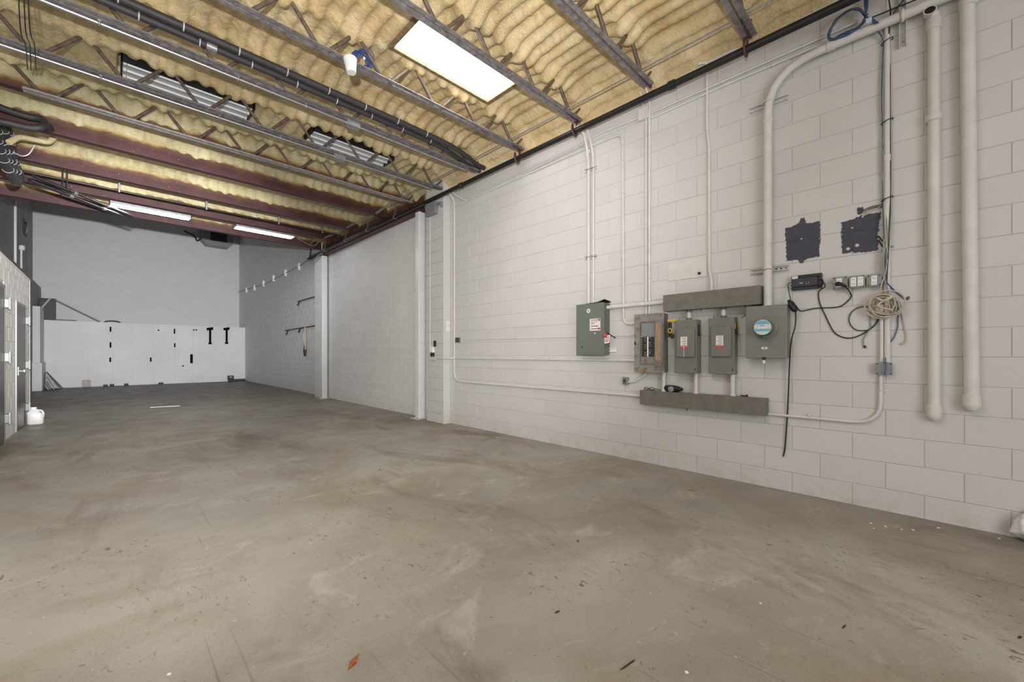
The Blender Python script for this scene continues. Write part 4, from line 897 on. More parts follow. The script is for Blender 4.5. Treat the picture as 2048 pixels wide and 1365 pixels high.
# risers and nipples
for (u, v, za, zb, r, lb) in ((1327.5, 765, RZ0+.004, LZ1-.002, .019, 'short painted riser between rusty panel and lower wireway'), (1392, 765, S1[3], LZ1-.002, .019, 'short painted riser below the switch with the white drip'), (1465.5, 765, S2[3], LZ1-.002, .020, 'short painted riser below the switch with the yellow tab')):
    c = wp(u, v, .05); t = thing('riser', lb, 'conduit', (WX-.05, c.y, zb), 'painted risers on the lower wireway')
    ob('pipe', MB().tube([(WX-.05, c.y, za), (WX-.05, c.y, zb)], r, 14), 'paintpipe', t); ob('lock_collar', MB().lathe([(r+.001, 0), (r+.007, .002), (r+.007, .02), (r+.001, .022)], (WX-.05, c.y, zb), (0, 0, 1), 8, smooth=False), 'paintpipe', t)
for (u, zb, lb) in ((1378, S1[4], 'short painted nipple above the switch with the white drip'), (1447, S2[4], 'short painted nipple above the switch with the yellow tab')):
    c = wp(u, 626, .06); t = thing('nipple', lb, 'conduit', (WX-.06, c.y, zb), 'nipples below the upper wireway')
    ob('pipe', MB().tube([(WX-.06, c.y, UZ0), (WX-.06, c.y, zb)], .021, 14), 'paintpipe', t)
    for z_ in (UZ0-.022, zb): ob('lock_ring', MB().lathe([(.022, 0), (.028, .002), (.028, .02), (.022, .022)], (WX-.06, c.y, z_), (0, 0, 1), 8, smooth=False), 'greenside', t)
# access plate
a, b = wp(1337.5, 526, 0), wp(1414.5, 513, 0); zb = wp(1414.5, 553, 0).z
t = thing('cover_plate', 'white painted cover plate on the wall with one black knob', 'plate', (WX-.004, (a.y+b.y)/2, zb))
ob('plate', MB().cbox(WX-.012, WX-.0005, b.y, a.y, zb, b.z, .002), 'paintpipe', t); k = wp(1399, 547, .012)
ob('knob', MB().lathe([(.001, 0), (.014, 0), (.014, .010), (.008, .018), (.001, .018)], (WX-.012, k.y, k.z), (-1, 0, 0), 14), 'black', t)
# bare patches where panels were taken off (children of the wall)
def ragged(pts, amp=.006, o_=.006):
    out = []; pts = [wp(u, v, o_) for u, v in pts]
    for p, q in zip(pts, pts[1:]+pts[:1]):
        m = max(1, int((q-p).length/.012))
        for i in range(m): out.append(p.lerp(q, i/m)+Vector((0, random.uniform(-amp, amp), random.uniform(-amp, amp))))
    return out
def patch(pts): ob('bare_patch', MB().prism(ragged(pts), (-.0012, 0, 0)), 'patch', wall)
for bk in ([(1571.5, 460), (1600, 446), (1612, 449), (1639, 446), (1637, 512), (1607, 520), (1575, 520)], [(1684.5, 449), (1722, 434), (1758, 428), (1753, 499), (1685, 505)]): ob('bare_joint', MB().prism(ragged(bk, .003, .0046), (-.0004, 0, 0)), 'patch', wall)
patch([(1570.5, 457), (1592, 451), (1597, 446), (1601, 437), (1608, 437), (1612, 447), (1640, 443), (1640.5, 475), (1572, 484.5)])
patch([(1572, 486), (1640.5, 477), (1639, 513), (1614, 517), (1607, 525), (1600, 526), (1594, 519), (1573.5, 522)])
patch([(1683, 446), (1700, 441), (1722, 431), (1762, 424), (1757, 456), (1683.5, 467)]); patch([(1683.5, 469), (1703.5, 466), (1703.5, 506), (1683, 507)]); patch([(1705.5, 466), (1757, 458), (1755, 500), (1735, 504), (1706, 506.5)])
patch([(1713, 417), (1727, 414), (1728, 425), (1716, 430)])
for k, (u, v, r) in enumerate(((1714, 491, .014), (1704.5, 456, .007), (1696, 498, .013), (1603, 478, .007))):
    c = wp(u, v, .009); ob('mortar_dab', MB().lathe([(.001, 0), (r, 0), (r*.8, .003), (.001, .004)], c, (-1, 0, 0), 10), 'mortar', wall)
# ---- modem, receptacles and cables
def tilt_box(pts, x0, x1, c=.004):     # a box whose face follows four picture corners (TL, TR, BR, BL) at depth x0..x1 from the wall
    a = [wp(u, v, x1) for u, v in pts]; y1 = (a[0].y+a[3].y)/2; y0 = (a[1].y+a[2].y)/2; z1 = (a[0].z+a[1].z)/2; z0 = (a[2].z+a[3].z)/2
    return WX-x1, WX-x0, y0, y1, z0, z1
X0, X1, y0, y1, z0, z1 = tilt_box([(1581.5, 552), (1643, 545), (1643.5, 575), (1582, 582)], 0, .05)
modem = t = thing('modem', 'black modem with silver sticker hung on the wall by its cords', 'modem', (WX-.03, (y0+y1)/2, z0)); MDY0, MDY1, MDZ0, MDZ1 = y0, y1, z0, z1
ob('back_shell', MB().cbox(WX-.035, WX-.004, y0, y1, z0, z1, .006), 'modem', t)
ob('front_shell', MB().cbox(WX-.052, WX-.034, y0+.03, y1-.004, z0+.024, z1-.03, .005), 'modem', t)
ob('top_band', MB().cbox(WX-.048, WX-.034, y0+.004, y1-.004, z1-.032, z1-.004, .004), 'black', t)
ob('sticker', MB().box(WX-.0495, WX-.048, y1-.05, y1-.008, z1-.036, z1-.006), 'dialpale', t); ob('name_strip', MB().box(WX-.053, WX-.052, y1-.085, y1-.062, z0+.052, z0+.057), 'label', t)
for k in (0, 1): ob('indicator', MB().box(WX-.053, WX-.052, y0+.10-.015*k, y0+.105-.015*k, z0+.045+.006*k, z0+.051+.006*k), 'label', t)
ob('port_ring', MB().tube([(WX-.04, y0+.01+.018*math.cos(a), z0+.045+.030*math.sin(a)) for a in [2*PI*k/16 for k in range(17)]], .006, 7), 'black', t)
ob('side_tab', MB().tube([(WX-.02, y1, z0+.06), (WX-.02, y1+.014, z0+.055), (WX-.02, y1+.014, z0+.035), (WX-.02, y1, z0+.03)], .003, 6), 'white', t)
def recept(pts, label, n, skip=None):
    X0, X1, y0, y1, z0, z1 = tilt_box(pts, 0, .045)
    t = thing('receptacle_box', label, 'outlet', (WX-.025, (y0+y1)/2, z0), 'grey receptacle boxes')
    ob('body', MB().cbox(WX-.040, WX, y0+.003, y1-.003, z0+.003, z1-.003, .010, 3), 'boxgrey', t); ob('cover', MB().cbox(WX-.046, WX-.039, y0, y1, z0, z1, .003), 'boxgrey', t)
    for sy in (y0+.012, y1-.012):
        for sz in (z0+.012, z1-.012): ob('corner_screw', MB().lathe([(.001, 0), (.005, 0), (.004, .002), (.001, .002)], (WX-.046, sy, sz), (-1, 0, 0), 8), 'darkink', t)
    for k in range(n):
        yc = (y0+y1)/2 if n == 1 else y1-(y1-y0)*(.28+.44*k)
        if skip is not None: yc += .004
        r = ob('duplex_face', MB().cbox(WX-.0495, WX-.046, yc-.017, yc+.017, (z0+z1)/2-.036, (z0+z1)/2+.036, .002), 'white', t)
        for h in (.018, -.018):
            zc = (z0+z1)/2+h; sl = MB()
            sl.box(WX-.0505, WX-.0495, yc+.005, yc+.008, zc-.002, zc+.007).box(WX-.0505, WX-.0495, yc-.008, yc-.005, zc-.002, zc+.006); sl.box(WX-.0505, WX-.0495, yc-.002, yc+.002, zc-.010, zc-.006)
            if not (skip is not None and h < 0): ob('slots', sl, 'darkink', r, kind='stuff')
    return t, y0, y1, z0, z1
t, ry0, ry1, rz0, rz1 = recept([(1664.5, 554), (1695, 553.5), (1695.5, 577), (1664.5, 580)], 'grey receptacle box with the black plug in it', 1, skip=1)
recept([(1697.5, 552), (1730, 550.5), (1730.5, 575), (1698, 577)], 'grey receptacle box with two duplex outlets, middle of the row', 2)
recept([(1732.5, 550), (1763.5, 547), (1764, 572), (1733, 575)], 'grey receptacle box with one free outlet beside the cable bundle', 1)
def cable(name, label, pts, r, m, cat='cable', o_=.012, group=None, k=6, ends=(), parent=None):
    P = spl([p if isinstance(p, Vector) else wp(p[0], p[1], p[2] if len(p) > 2 else o_) for p in pts], k)
    if parent: return ob(name, MB().tube(P, r, 7), m, parent)
    t = thing(name, label, cat, P[0], group)
    ob('cord', MB().tube(P, r, 7), m, t)
    return t
t = cable('power_cord', 'black cord plugged into the grey receptacle and hooked past the modem', [(1683, 570, .06), (1692, 575, .05), (1698, 582, .03), (1702.5, 591), (1699, 599), (1680, 613.5), (1650, 616), (1628, 617.5), (1605, 622.5), (1598, 620), (1592, 612, .05), (1586, 604, .06)], .0045, 'black')
pc = wp(1679, 569, .052); ob('plug', MB().tube([(WX-.049, pc.y+.012, pc.z+.004), (WX-.085, pc.y+.004, pc.z+.002), (WX-.088, pc.y-.02, pc.z-.008), (WX-.065, pc.y-.045, pc.z-.022)], [.018, .017, .012, .006], 12), 'black', t)
t = cable('power_cord', 'long black cord hanging from the meter corner down to a frayed tip', [(1586, 604, .06), (1590, 618, .06), (1591.5, 632, .06), (1590, 655, .06), (1583, 680, .08), (1579.5, 720, .05), (1576.5, 790, .03), (1574, 840, .02), (1570, 895, .015), (1567, 911, .012)], .0055, 'black')
ob('tied_bundle', MB().tube([wp(1577, 601, .07), wp(1582, 610, .085), wp(1588, 620, .08), wp(1592.5, 624, .07)], [.010, .022, .022, .010], 10), 'black', t)
for (a, b) in (((1579, 600), (1590, 622)), ((1583, 602), (1594, 620))): ob('fold', MB().tube([wp(*a, .09), wp(*b, .095)], .006, 7), 'black', t)
ob('tip', MB().tube([wp(1567, 911, .012), wp(1566.5, 914, .012)], [.007, .003], 8), 'darkink', t)
cable('cord', 'thin dark cord from the modem side down to the tied cord bundle', [(1582, 566, .03), (1576, 568, .03), (1576.5, 577, .04), (1579, 590, .05), (1581.5, 601, .075)], .0035, 'black', parent=modem)
cable('cord', 'black cord looping from the modem down and across to the beige coil', [(1640, 570, .05), (1648, 567, .05), (1650, 574, .05), (1644, 578, .045), (1638, 583), (1637, 592), (1640, 608), (1650, 630), (1662, 655), (1672, 668), (1688, 675.5), (1705, 676), (1722, 670), (1738, 660), (1750, 650), (1756, 638), (1760, 625, .05)], .0045, 'black', parent=modem)
cable('cord_loop', 'open loop of thin dark cord beside the beige cable coil', [(1752, 615, .03), (1735, 613.5), (1718, 615), (1704, 624), (1698, 637), (1701, 650), (1712, 660), (1726, 661.5), (1737, 660), (1748, 652), (1755, 641), (1756, 629), (1750, 619, .03), (1743, 615, .04)], .0035, 'black')
t = cable('grey_lead', 'pale grey lead with a small plug dangling below the beige coil, plug facing receptacles', [(1741, 618, .03), (1740, 640), (1741, 655), (1733, 668), (1727, 679), (1727, 690), (1729, 693)], .004, 'greycable')
ob('connector', MB().tube([wp(1728.5, 692, .012), wp(1731, 696, .012)], [.008, .009], 8), 'darkink', t)
t = cable('beige_lead', 'beige lead with small connector dangling toward the thick painted pipes', [(1795, 607, .03), (1803, 625), (1808, 650), (1812.5, 672), (1811, 683), (1807, 687)], .004, 'beige')
ob('connector', MB().tube([wp(1807, 686, .012), wp(1801, 690, .012)], [.008, .006], 8), 'beige', t)
cable('blue_lead', 'dark lead curving from the coil down into the blue grey box', [(1793, 603, .04), (1797, 625), (1796, 640), (1795, 655), (1788, 675), (1777, 690), (1772, 705), (1771, 720, .045), (1771, 738, .07), (1769, 750, .06)], .0035, 'blue')
t = thing('cable_coil', 'big hank of beige cable hung below the receptacle boxes', 'cable', wp(1768, 640, .03), None)
c = wp(1767.5, 612, .05); 
for k in range(3): ob('turns', MB().tube(spl(loops(c, (0, .098-.02*k, .01*k), (0, 0, .086-.018*k), 4, .34, 14, .022), 3), .0048, 6), 'beige' if k != 1 else 'rope', t)
ob('knot', MB().tube(spl([c+Vector((-.04, .04, .06)), c+Vector((-.055, -.01, .03)), c+Vector((-.05, -.05, .065)), c+Vector((-.05, .03, .0)), c+Vector((-.05, -.05, -.04))], 6), .008, 7), 'beige', t)
t = cable('blue_lead', 'pair of blue leads sticking out toward the thick painted pipes with a loop tip', [(1772, 560, .05), (1780, 575, .03), (1792, 585), (1806, 595), (1813, 600), (1817, 598), (1818, 594), (1815, 595), (1812, 600)], .0035, 'blue')
ob('second_lead', MB().tube(spl([wp(1774, 566, .05), wp(1788, 580, .02), wp(1800, 590, .016), wp(1812, 599, .014)], 5), .0035, 7), 'blue', t)
# riser conduit with strapped cables
c = wp(1774.5, 400, .02); BXT = wp(1768, 725, .03).z
t = thing('wall_conduit', 'upright painted conduit with blue and grey cables strapped along it', 'conduit', (WX-.022, c.y, BXT)); cyy = c.y
ob('pipe', MB().tube([(WX-.022, cyy, wp(1775, 45, .022).z), (WX-.022, cyy, BXT)], .0185, 14), 'paintpipe', t)
ob('coupling', MB().lathe([(.019, 0), (.0225, .004), (.0225, .05), (.019, .054)], (WX-.022, cyy, wp(1774, 310, .022).z), (0, 0, -1), 14), 'paintpipe', t)
c = wp(1763, 650, .02); conduit('short painted conduit rising from the blue grey box into the beige coil', [V3((WX-.020, c.y, wp(1763, 610, .02).z)), V3((WX-.020, c.y, BXT))], .013)
t = thing('cable_bundle', 'bundle of blue and dark cables tied along the upright painted conduit', 'cable', wp(1772, 560, .03))
L_ = lambda u, v, o_: wp(u, v, o_)
for k, (m, r, pts) in enumerate((('blue', .0045, [(1752, 60), (1760, 68), (1767, 82), (1766, 120), (1764, 170), (1764, 210), (1766, 255), (1765, 300), (1766, 400), (1767, 450), (1770, 500), (1771, 560)]),
        ('greycable', .0045, [(1756, 58), (1763, 66), (1768.5, 84), (1767.5, 120), (1766, 170), (1765.5, 210), (1767, 260), (1764, 320), (1768, 405), (1769, 470), (1767, 520), (1770, 558)]),
        ('black', .0045, [(1778, 0), (1781, 25), (1779, 55), (1777.5, 80), (1780, 150), (1780, 240), (1781, 330), (1780, 400), (1779, 470), (1775, 530), (1773, 570)]),
        ('greycable', .004, [(1782, 45), (1780, 82), (1782, 250), (1782.5, 400), (1781, 450), (1776, 520), (1769, 562)]),
        ('greycable', .0045, [(1766.5, 300), (1768, 395), (1768, 480), (1765, 510), (1764, 545), (1775, 575), (1778, 600)]),
        ('beige', .0045, [(1768, 400), (1772, 480), (1776, 510), (1770, 550), (1763, 570), (1760, 600)]),
        ('greycable', .004, [(1771, 405), (1774, 470), (1767, 520), (1771, 555), (1776, 590)]))):
    ob('cable', MB().tube(spl([wp(u, v, .028 if 70 < v < 420 else .045) for u, v in pts], 6), r, 7), m, t)
for v_ in (83, 243, 398, 497): 
    c = wp(1774, v_, .022); ob('cable_tie', MB().tube([(WX-.022-math.cos(a)*.026, cyy+math.sin(a)*.033, c.z+.012*math.sin(a)*(-1)) for a in [2*PI*k/20 for k in range(21)]], .0035, 6), 'black' if v_ < 450 else 'greycable', t)
t = thing('cable_bundle', 'dark and pale wires reaching from the conduit to the bare patch above the receptacles', 'cable', wp(1735, 420, .02))
for m, pts in (('black', [(1766, 405), (1764, 413), (1750, 415), (1738, 419), (1728, 425)]), ('black', [(1766, 400), (1763, 409), (1745, 413), (1735, 417), (1726, 422)]), ('beige', [(1765, 410), (1752, 418), (1738, 424), (1728, 432), (1724, 436), (1727, 428), (1736, 420)])):
    ob('wire', MB().tube(spl([wp(u, v, .018) for u, v in pts], 6), .0035, 6), m, t)
t = thing('cable_bundle', 'two short dark wires hooked from bare patch edge to the cables', 'cable', wp(1762, 485, .02))
for pts in ([(1756, 472), (1763, 480), (1766, 482)], [(1757, 480), (1764, 492), (1768, 497)]): ob('wire', MB().tube(spl([wp(u, v, .018) for u, v in pts], 6), .0045, 6), 'darkink', t)
# blue hank above the big conduit
t = thing('cable_coil', 'large blue cable hank hung above the big conduit elbow run', 'cable', wp(1690, 75, .09))
rng2 = random.Random(11)
for k in range(9):
    j = lambda s: rng2.uniform(-s, s)
    pts = [(1731+j(2), 32+j(2)), (1722+j(2), 21+j(2)), (1708+j(2), 18+j(1.5)), (1690+j(2), 25+j(2)), (1672+j(2), 42+j(2)), (1661+j(2), 60+j(2)), (1658+j(2), 73+j(2)), (1664+j(2), 79+j(2)), (1682+j(2), 72+j(3)), (1700+j(2), 64+j(3)), (1718+j(2), 54+j(2)), (1728+j(2), 42+j(2)), (1732+j(2), 33+j(2))]
    ob('cable', MB().tube(spl([wp(u, v, .085+j(.02)) for u, v in pts], 5), .006, 6), 'blue', t)
for k in range(4):
    ob('drop_cable', MB().tube(spl([wp(1731+2*k-2, -25, .05), wp(1729+2*k, 0, .06), wp(1731+k, 18, .08), wp(1732, 32, .09), wp(1738+2*k, 38, .10), wp(1750+2*k, 46, .11)], 5), .006, 6), 'blue', t)
ob('cable_tie', MB().tube([wp(1725, 28, .09), wp(1731, 34, .115), wp(1736, 28, .09)], .005, 6), 'black', t)
ob('plug', MB().cbox(WX-.13, WX-.10, wp(1738, 42, .1).y-.018, wp(1738, 42, .1).y+.018, wp(1738, 44, .1).z-.018, wp(1738, 44, .1).z+.018, .004), 'dialpale', t)
cable('power_cord', 'straight thin black cable running just above the big conduit near the ceiling', [(1742, 36, .08), (1790, 16, .07), (1840, -4, .06), (1870, -18, .06)], .005, 'black', o_=.07)
cable('power_cord', 'short black cable crossing behind the upright strut bracket', [(1786, 28, .03), (1797, 12, .035), (1810, -4, .03), (1816, -16, .03)], .0045, 'black')
# grey box at the foot of the riser, then the conduit round to the lower wireway
X0, X1, y0, y1, z0, z1 = tilt_box([(1750.5, 726), (1785.5, 726), (1785.5, 750), (1751, 751)], 0, .05)
t = thing('junction_box', 'blue grey junction box at the foot of the upright cable conduit', 'electrical box', (WX-.025, (y0+y1)/2, z0))
ob('body', MB().cbox(WX-.045, WX, y0+.003, y1-.003, z0+.003, z1-.003, .008), 'boxgrey', t); ob('cover', MB().cbox(WX-.050, WX-.044, y0, y1, z0, z1, .004), 'boxgrey', t)
for a_, b_ in ((y0+.012, z0+.010), (y1-.012, z1-.010), (y0+.012, z1-.010), (y1-.012, z0+.010)): ob('screw', MB().lathe([(.001, 0), (.005, 0), (.001, .002)], (WX-.05, a_, b_), (-1, 0, 0), 8), 'darkink', t)
c = wp(1761.5, 780, .02); zz = wp(1600, 832, .02).z
conduit('grey conduit from blue grey junction box bending along to the lower wireway', [V3((WX-.02, c.y, z0+.004)), V3((WX-.02, c.y, zz-.01)), V3((WX-.02, LY0+.003, zz-.01))], .0125, m='paintpipe', rad=.17, straps=((1763, 781, True), (1619, 832.5, False)))
# two fat painted pipes
def fat_pipe(label, top, bot, r, open_top):
    a, b = wp(*top, r+.006), wp(*bot, r+.006); d = (a-b).normalized()
    t = thing('drain_pipe', label, 'pipe', b, 'fat painted pipes')
    ob('pipe', MB().tube([a, b], r, 20), 'pvc', t)
    cp = [(r+.001, .075), (r+.006, .073), (r+.008, .01), (r+.006, -.005), (r*.85, -.028), (r*.5, -.042), (.002, -.047)]
    ob('end_cap', MB().lathe(cp, b, d, 22), 'pvc', t)
    if open_top:
        ob('elbow_body', MB().lathe([(r+.001, -.08), (r+.007, -.078), (r+.009, -.004), (r+.004, .004)], a, d, 22), 'pvc', t)
        nz = a+Vector((-.035, .02, .045)); ax = Vector((-1, -.10, .25)).normalized()
        ob('elbow_mouth', MB().tube([a-d*.01, a+Vector((-.004, .004, .03)), nz-ax*.015, nz+ax*.012], [r+.002, r+.002, r+.001, r+.003], 18), 'pvc', t)
        ob('open_mouth', MB().lathe([(.001, .0125), (r-.004, .0125), (r-.004, .0145), (.001, .0145)], nz, ax, 20), 'black', t)
        c = wp(1867.5, 243, r+.006); ob('collar', MB().lathe([(r+.001, 0), (r+.008, .003), (r+.008, .05), (r+.001, .053)], c, d, 20), 'pvc', t); ob('strap_lug', MB().box(WX-.03, WX-.002, c.y+r-.002, c.y+r+.010, c.z, c.z+.05), 'pvc', t)
    else:
        c = wp(1936, 14, r+.006); ob('collar', MB().lathe([(r+.001, 0), (r+.009, .003), (r+.009, .06), (r+.001, .063)], c, d, 20), 'pvc', t)
fat_pipe('fat painted pipe with an open dark elbow mouth at its top', (1867.5, 38), (1868.5, 831), .0325, True)
fat_pipe('fat painted pipe running up out of view, capped above the floor', (1934, -40), (1943.5, 811), .037, False)
# small things about the pilaster
c = atX(864, 688, 4.10)
t = thing('thermostat', 'small white control box with dark handset on the block pilaster', 'control', (4.09, c.y, c.z-.1))
bx = atX(866, 700, 4.108); ob('body', MB().cbox(4.06, 4.108, bx.y-.05, bx.y+.05, bx.z-.05, bx.z+.05, .008), 'white', t)
h = atX(871, 688, 4.09); ob('handset', MB().cbox(4.06, 4.09, h.y-.022, h.y+.022, h.z-.05, h.z+.055, .006), 'black', t)
ob('lower_block', MB().cbox(4.07, 4.108, bx.y-.05, bx.y+.03, bx.z-.12, bx.z-.055, .004), 'darkink', t)
ob('shelf', MB().cbox(4.04, 4.108, bx.y-.07, bx.y+.07, bx.z-.175, bx.z-.165, .002), 'paintpipe', t)
b_ = atX(908, 680, 4.24); c = wp(917.5, 680.5, 0)
t = thing('terminal_block', 'dark six-way terminal block on the wall beside the pilaster conduit', 'electrical box', (WX-.02, c.y, c.z-.04))
ob('body', MB().cbox(WX-.03, WX, c.y-.062, c.y+.062, c.z-.042, c.z+.042, .004), 'boxgrey', t)
for a in (-.040, 0, .040):
    for h_ in (-.020, .020): ob('port', MB().cbox(WX-.034, WX-.029, c.y+a-.015, c.y+a+.015, c.z+h_-.016, c.z+h_+.016, .002), 'darkink', t)
c = atX(901, 652, 4.16); t = thing('wall_plate', 'small pale cover plate on the end of the block pilaster', 'plate', (4.18, PIL0-.01, c.z-.1))
zc = c.z; ob('plate', MB().cbox(4.165, 4.235, PIL0-.012, PIL0-.004, zc-.09, zc+.09, .003), 'label', t); ob('knockout', MB().lathe([(.014, 0), (.018, .004), (.010, .006)], (4.20, PIL0-.012, zc+.01), (0, -1, 0), 14), 'paintpipe', t)
c = atX(868, 420, 4.09); t = thing('ceiling_box', 'grey metal box at the top of the block pilaster under the black pipe', 'electrical box', (4.0, 6.05, 3.68))
ob('body', MB().cbox(4.03, 4.105, 5.98, 6.26, 3.66, 3.865, .004), 'boxgrey', t); ob('lid', MB().cbox(4.025, 4.031, 5.975, 6.265, 3.655, 3.87, .002), 'boxgrey', t); ob('side_ear', MB().cbox(4.05, 4.10, 5.84, 5.98, 3.80, 3.83, .003), 'boxgrey', t); ob('side_lip', MB().cbox(4.05, 4.10, 5.84, 5.86, 3.74, 3.80, .003), 'boxgrey', t)
conduit('thin painted conduit from the grey pilaster box down to the small white control', [V3((4.095, 6.22, 3.66)), V3((4.095, 6.22, bx.z+.049))], .009, rad=.01)
conduit('thin upright painted conduit in the gap between column and pilaster', [V3((4.24, 6.42, 3.9)), V3((4.24, 6.42, 1.6))], .012, rad=.01)
# ---------------------------------------------------------------- rear bay
RXW = FAR_X
c = [atX(u, v, RXW-.05) for u, v in ((466, 590), (480, 583), (508, 574.5), (530, 568), (549, 558), (572, 546), (598, 533), (614, 521))]
t = thing('insulator_line', 'cable with six white knobs high along the rear side wall', 'cable', c[4]); ob('cable', MB().tube(spl(c, 5), .014, 6), 'greycable', t)
for u, v in ((493, 580), (509, 575), (527, 566.5), (547, 556), (571, 545), (598, 532.5)):
    p = atX(u, v, RXW-.05); k = ob('knob', MB().lathe([(.001, -.13), (.045, -.13), (.05, -.11), (.032, -.08), (.045, -.05), (.045, .05), (.032, .08), (.02, .10), (.001, .10)], p, (0, 0, 1), 12), 'white', t)
def rail(label, a, b, hooks):
    a, b = atX(*a, RXW-.05), atX(*b, RXW-.05); t = thing('wall_rail', label, 'rail', (a+b)/2)
    ob('bar', MB().tube([a, b], .018, 8), 'black', t)
    for u, v, L in hooks:
        p = atX(u, v, RXW-.05); ob('hook', MB().tube([p+Vector((.045, 0, 0)), p, p+Vector((-.02, 0, -L*.7)), p+Vector((-.05, 0, -L))], .022, 7), 'black', t)
rail('short dark rail on the rear side wall, upper one', (596, 603.5), (629, 594), ((598, 604, .12),))
rail('long dark rail on the rear side wall with a rope hung from it', (570, 661.5), (629, 652), ((575, 662, .14), (600, 657, .14)))
p = [atX(u, v, RXW-.09) for u, v in ((610, 655), (608, 670), (609.5, 690), (610, 708))]
t = thing('hanging_rope', 'pale rope hank hanging from the long dark rail', 'rope', p[-1])
for d in (-.10, .0, .09): ob('strand', MB().tube(spl([p[0], p[1]+Vector((0, d, 0)), p[2]+Vector((0, d*.6, 0)), p[3]], 6), .018, 6), 'rope', t)
ob('knot', MB().tube([p[3]+Vector((0, 0, .25)), p[3]+Vector((0, .01, .1)), p[3]+Vector((0, 0, -.08))], [.02, .05, .03], 8), 'darkink', t)
# low white partition before the far wall
PWY = 21.5
pw = slab('wall_partition', -2.0, RXW, PWY+.012, BW_Y, 0, 2.38, 'plaster')
x = -1.75; pe = [-2.0]+[atY(u, 700, PWY).x for u in (176, 225, 265, 305, 350, 385)]+[RXW-.004]
for a, b in zip(pe, pe[1:]): ob('panel', MB().cbox(a+.003, b-.003, PWY, PWY+.014, .005, 2.39, .003), 'plaster', pw)
for u, v0, v1 in ((221, 654, 664), (221, 685, 696), (220.5, 715.5, 724.5), (301.5, 715.5, 724), (349, 658, 668), (349.5, 687, 695), (383, 709, 727)):
    a, b = atY(u, v0, PWY), atY(u, v1, PWY); w = .024 if u < 380 else .045; ob('slot', MB().cbox(a.x-w, a.x+w, PWY-.012, PWY+.002, b.z, a.z, .004), 'iron', pw)
for u, v in ((317, 661), (387.5, 660.5), (392.5, 660.5), (366, 732.5)): a = atY(u, v, PWY); ob('hole', MB().lathe([(.001, 0), (.03, 0), (.03, .008), (.001, .008)], (a.x, PWY+.001, a.z), (0, -1, 0), 10), 'iron', pw)
for i, (u, lb) in enumerate(((420.5, 'black axe shaped wall hook on the low white partition, farther from the corner'), (453.5, 'black axe shaped wall hook on the low white partition, nearer the corner'))):
    a = atY(u, 661, PWY); t = thing('wall_hook', lb, 'hook', (a.x, PWY-.05, a.z-.55), 'black wall hooks')
    ob('bar', MB().cbox(a.x-.045, a.x+.03, PWY-.05, PWY-.002, a.z-.55, a.z+.05, .008), 'iron', t)
    ob('arm', MB().hexa([(a.x-.16, PWY-.30, a.z-.02), (a.x+.10, PWY-.02, a.z+.02), (a.x+.10, PWY-.002, a.z+.02), (a.x-.16, PWY-.25, a.z-.02), (a.x-.16, PWY-.30, a.z+.08), (a.x+.10, PWY-.02, a.z+.14), (a.x+.10, PWY-.002, a.z+.14), (a.x-.16, PWY-.25, a.z+.08)]), 'iron', t)
    ob('foot', MB().cbox(a.x-.07, a.x+.05, PWY-.06, PWY-.002, a.z-.60, a.z-.53, .008), 'iron', t)
for u, w, h_, lb in ((173, .17, .26, 'pale block standing against the foot of the low partition'), (211, .10, .07, 'small dark lump at partition foot, nearest the boards'), (224, .10, .08, 'small dark lump at partition foot, second from the boards'), (252.5, .10, .08, 'small dark lump at partition foot, third from the boards'), (322, .12, .07, 'small dark lump at partition foot, midway along')):
    a = atY(u, 770, PWY-.12); m = MB(); m.cbox(a.x-w/2*1.2, a.x+w/2*1.2, PWY-.18, PWY-.06, 0, h_, .02)
    if h_ < .2: m.cbox(a.x-w*.3, a.x+w*.4, PWY-.22, PWY-.16, 0, h_*.6, .015)
    t = thing('block_scrap' if h_ > .2 else 'debris_lump', lb, 'debris', (a.x, PWY-.12, 0)); ob('lump', m, 'timber' if h_ > .2 else 'black', t)
a = atY(462, 756, PWY-.2); t = thing('floor_bracket', 'dark metal bracket on the floor at the partition corner', 'bracket', (a.x+.3, PWY-.2, 0))
ob('bar', MB().cbox(a.x-.1, RXW-.05, PWY-.22, PWY-.12, 0, .10, .01), 'black', t); ob('post', MB().cbox(a.x-.12, a.x+.10, PWY-.24, PWY-.10, .08, .26, .02), 'black', t); ob('cap', MB().cbox(a.x-.06, a.x+.04, PWY-.26, PWY-.2, .16, .24, .01), 'boxgrey', t)
# loose things on top of the partition
a = atY(86, 640, 21.9); t = thing('dark_panel', 'dark square sheet panel standing on the low partition near the side wall', 'panel', (a.x+.2, 21.95, 2.39))
p0, p1 = atY(66, 597, 21.95), atY(112, 641, 21.95); ob('sheet', MB().cbox(-1.72, p1.x, 21.92, 21.98, 2.39, p0.z, .01), 'tarp', t)
ob('top_edge', MB().cbox(-1.72, p1.x+.01, 21.90, 22.0, p0.z, p0.z+.03, .005), 'black', t)
a, b = atY(110, 600, 21.85), atY(201, 643, 21.85); t = thing('pole', 'thin pole leaning from the dark panel down onto the partition top', 'pole', (b.x, 21.85, 2.39)); ob('rod', MB().tube([(a.x, 21.85, a.z), (b.x, 21.85, 2.41)], .024, 8), 'boxgrey', t)
a, b = atY(82, 611, 21.7), atY(100, 597, 21.7); t = thing('pole', 'short pale stick leaning across the dark panel', 'pole', (a.x, 21.8, 2.39)); ob('rod', MB().tube([(-1.62, 21.35, 2.78), (b.x, 21.88, b.z+.03)], .022, 8), 'white', t)
a, b = atY(112, 640, 21.6), atY(153, 642, 21.6); t = thing('bar', 'flat dark bar lying along the partition top beside the dark panel', 'bar', ((a.x+b.x)/2, 21.6, 2.39)); ob('strip', MB().cbox(a.x+.02, b.x, 21.55, 21.66, 2.39, 2.43, .008), 'black', t)
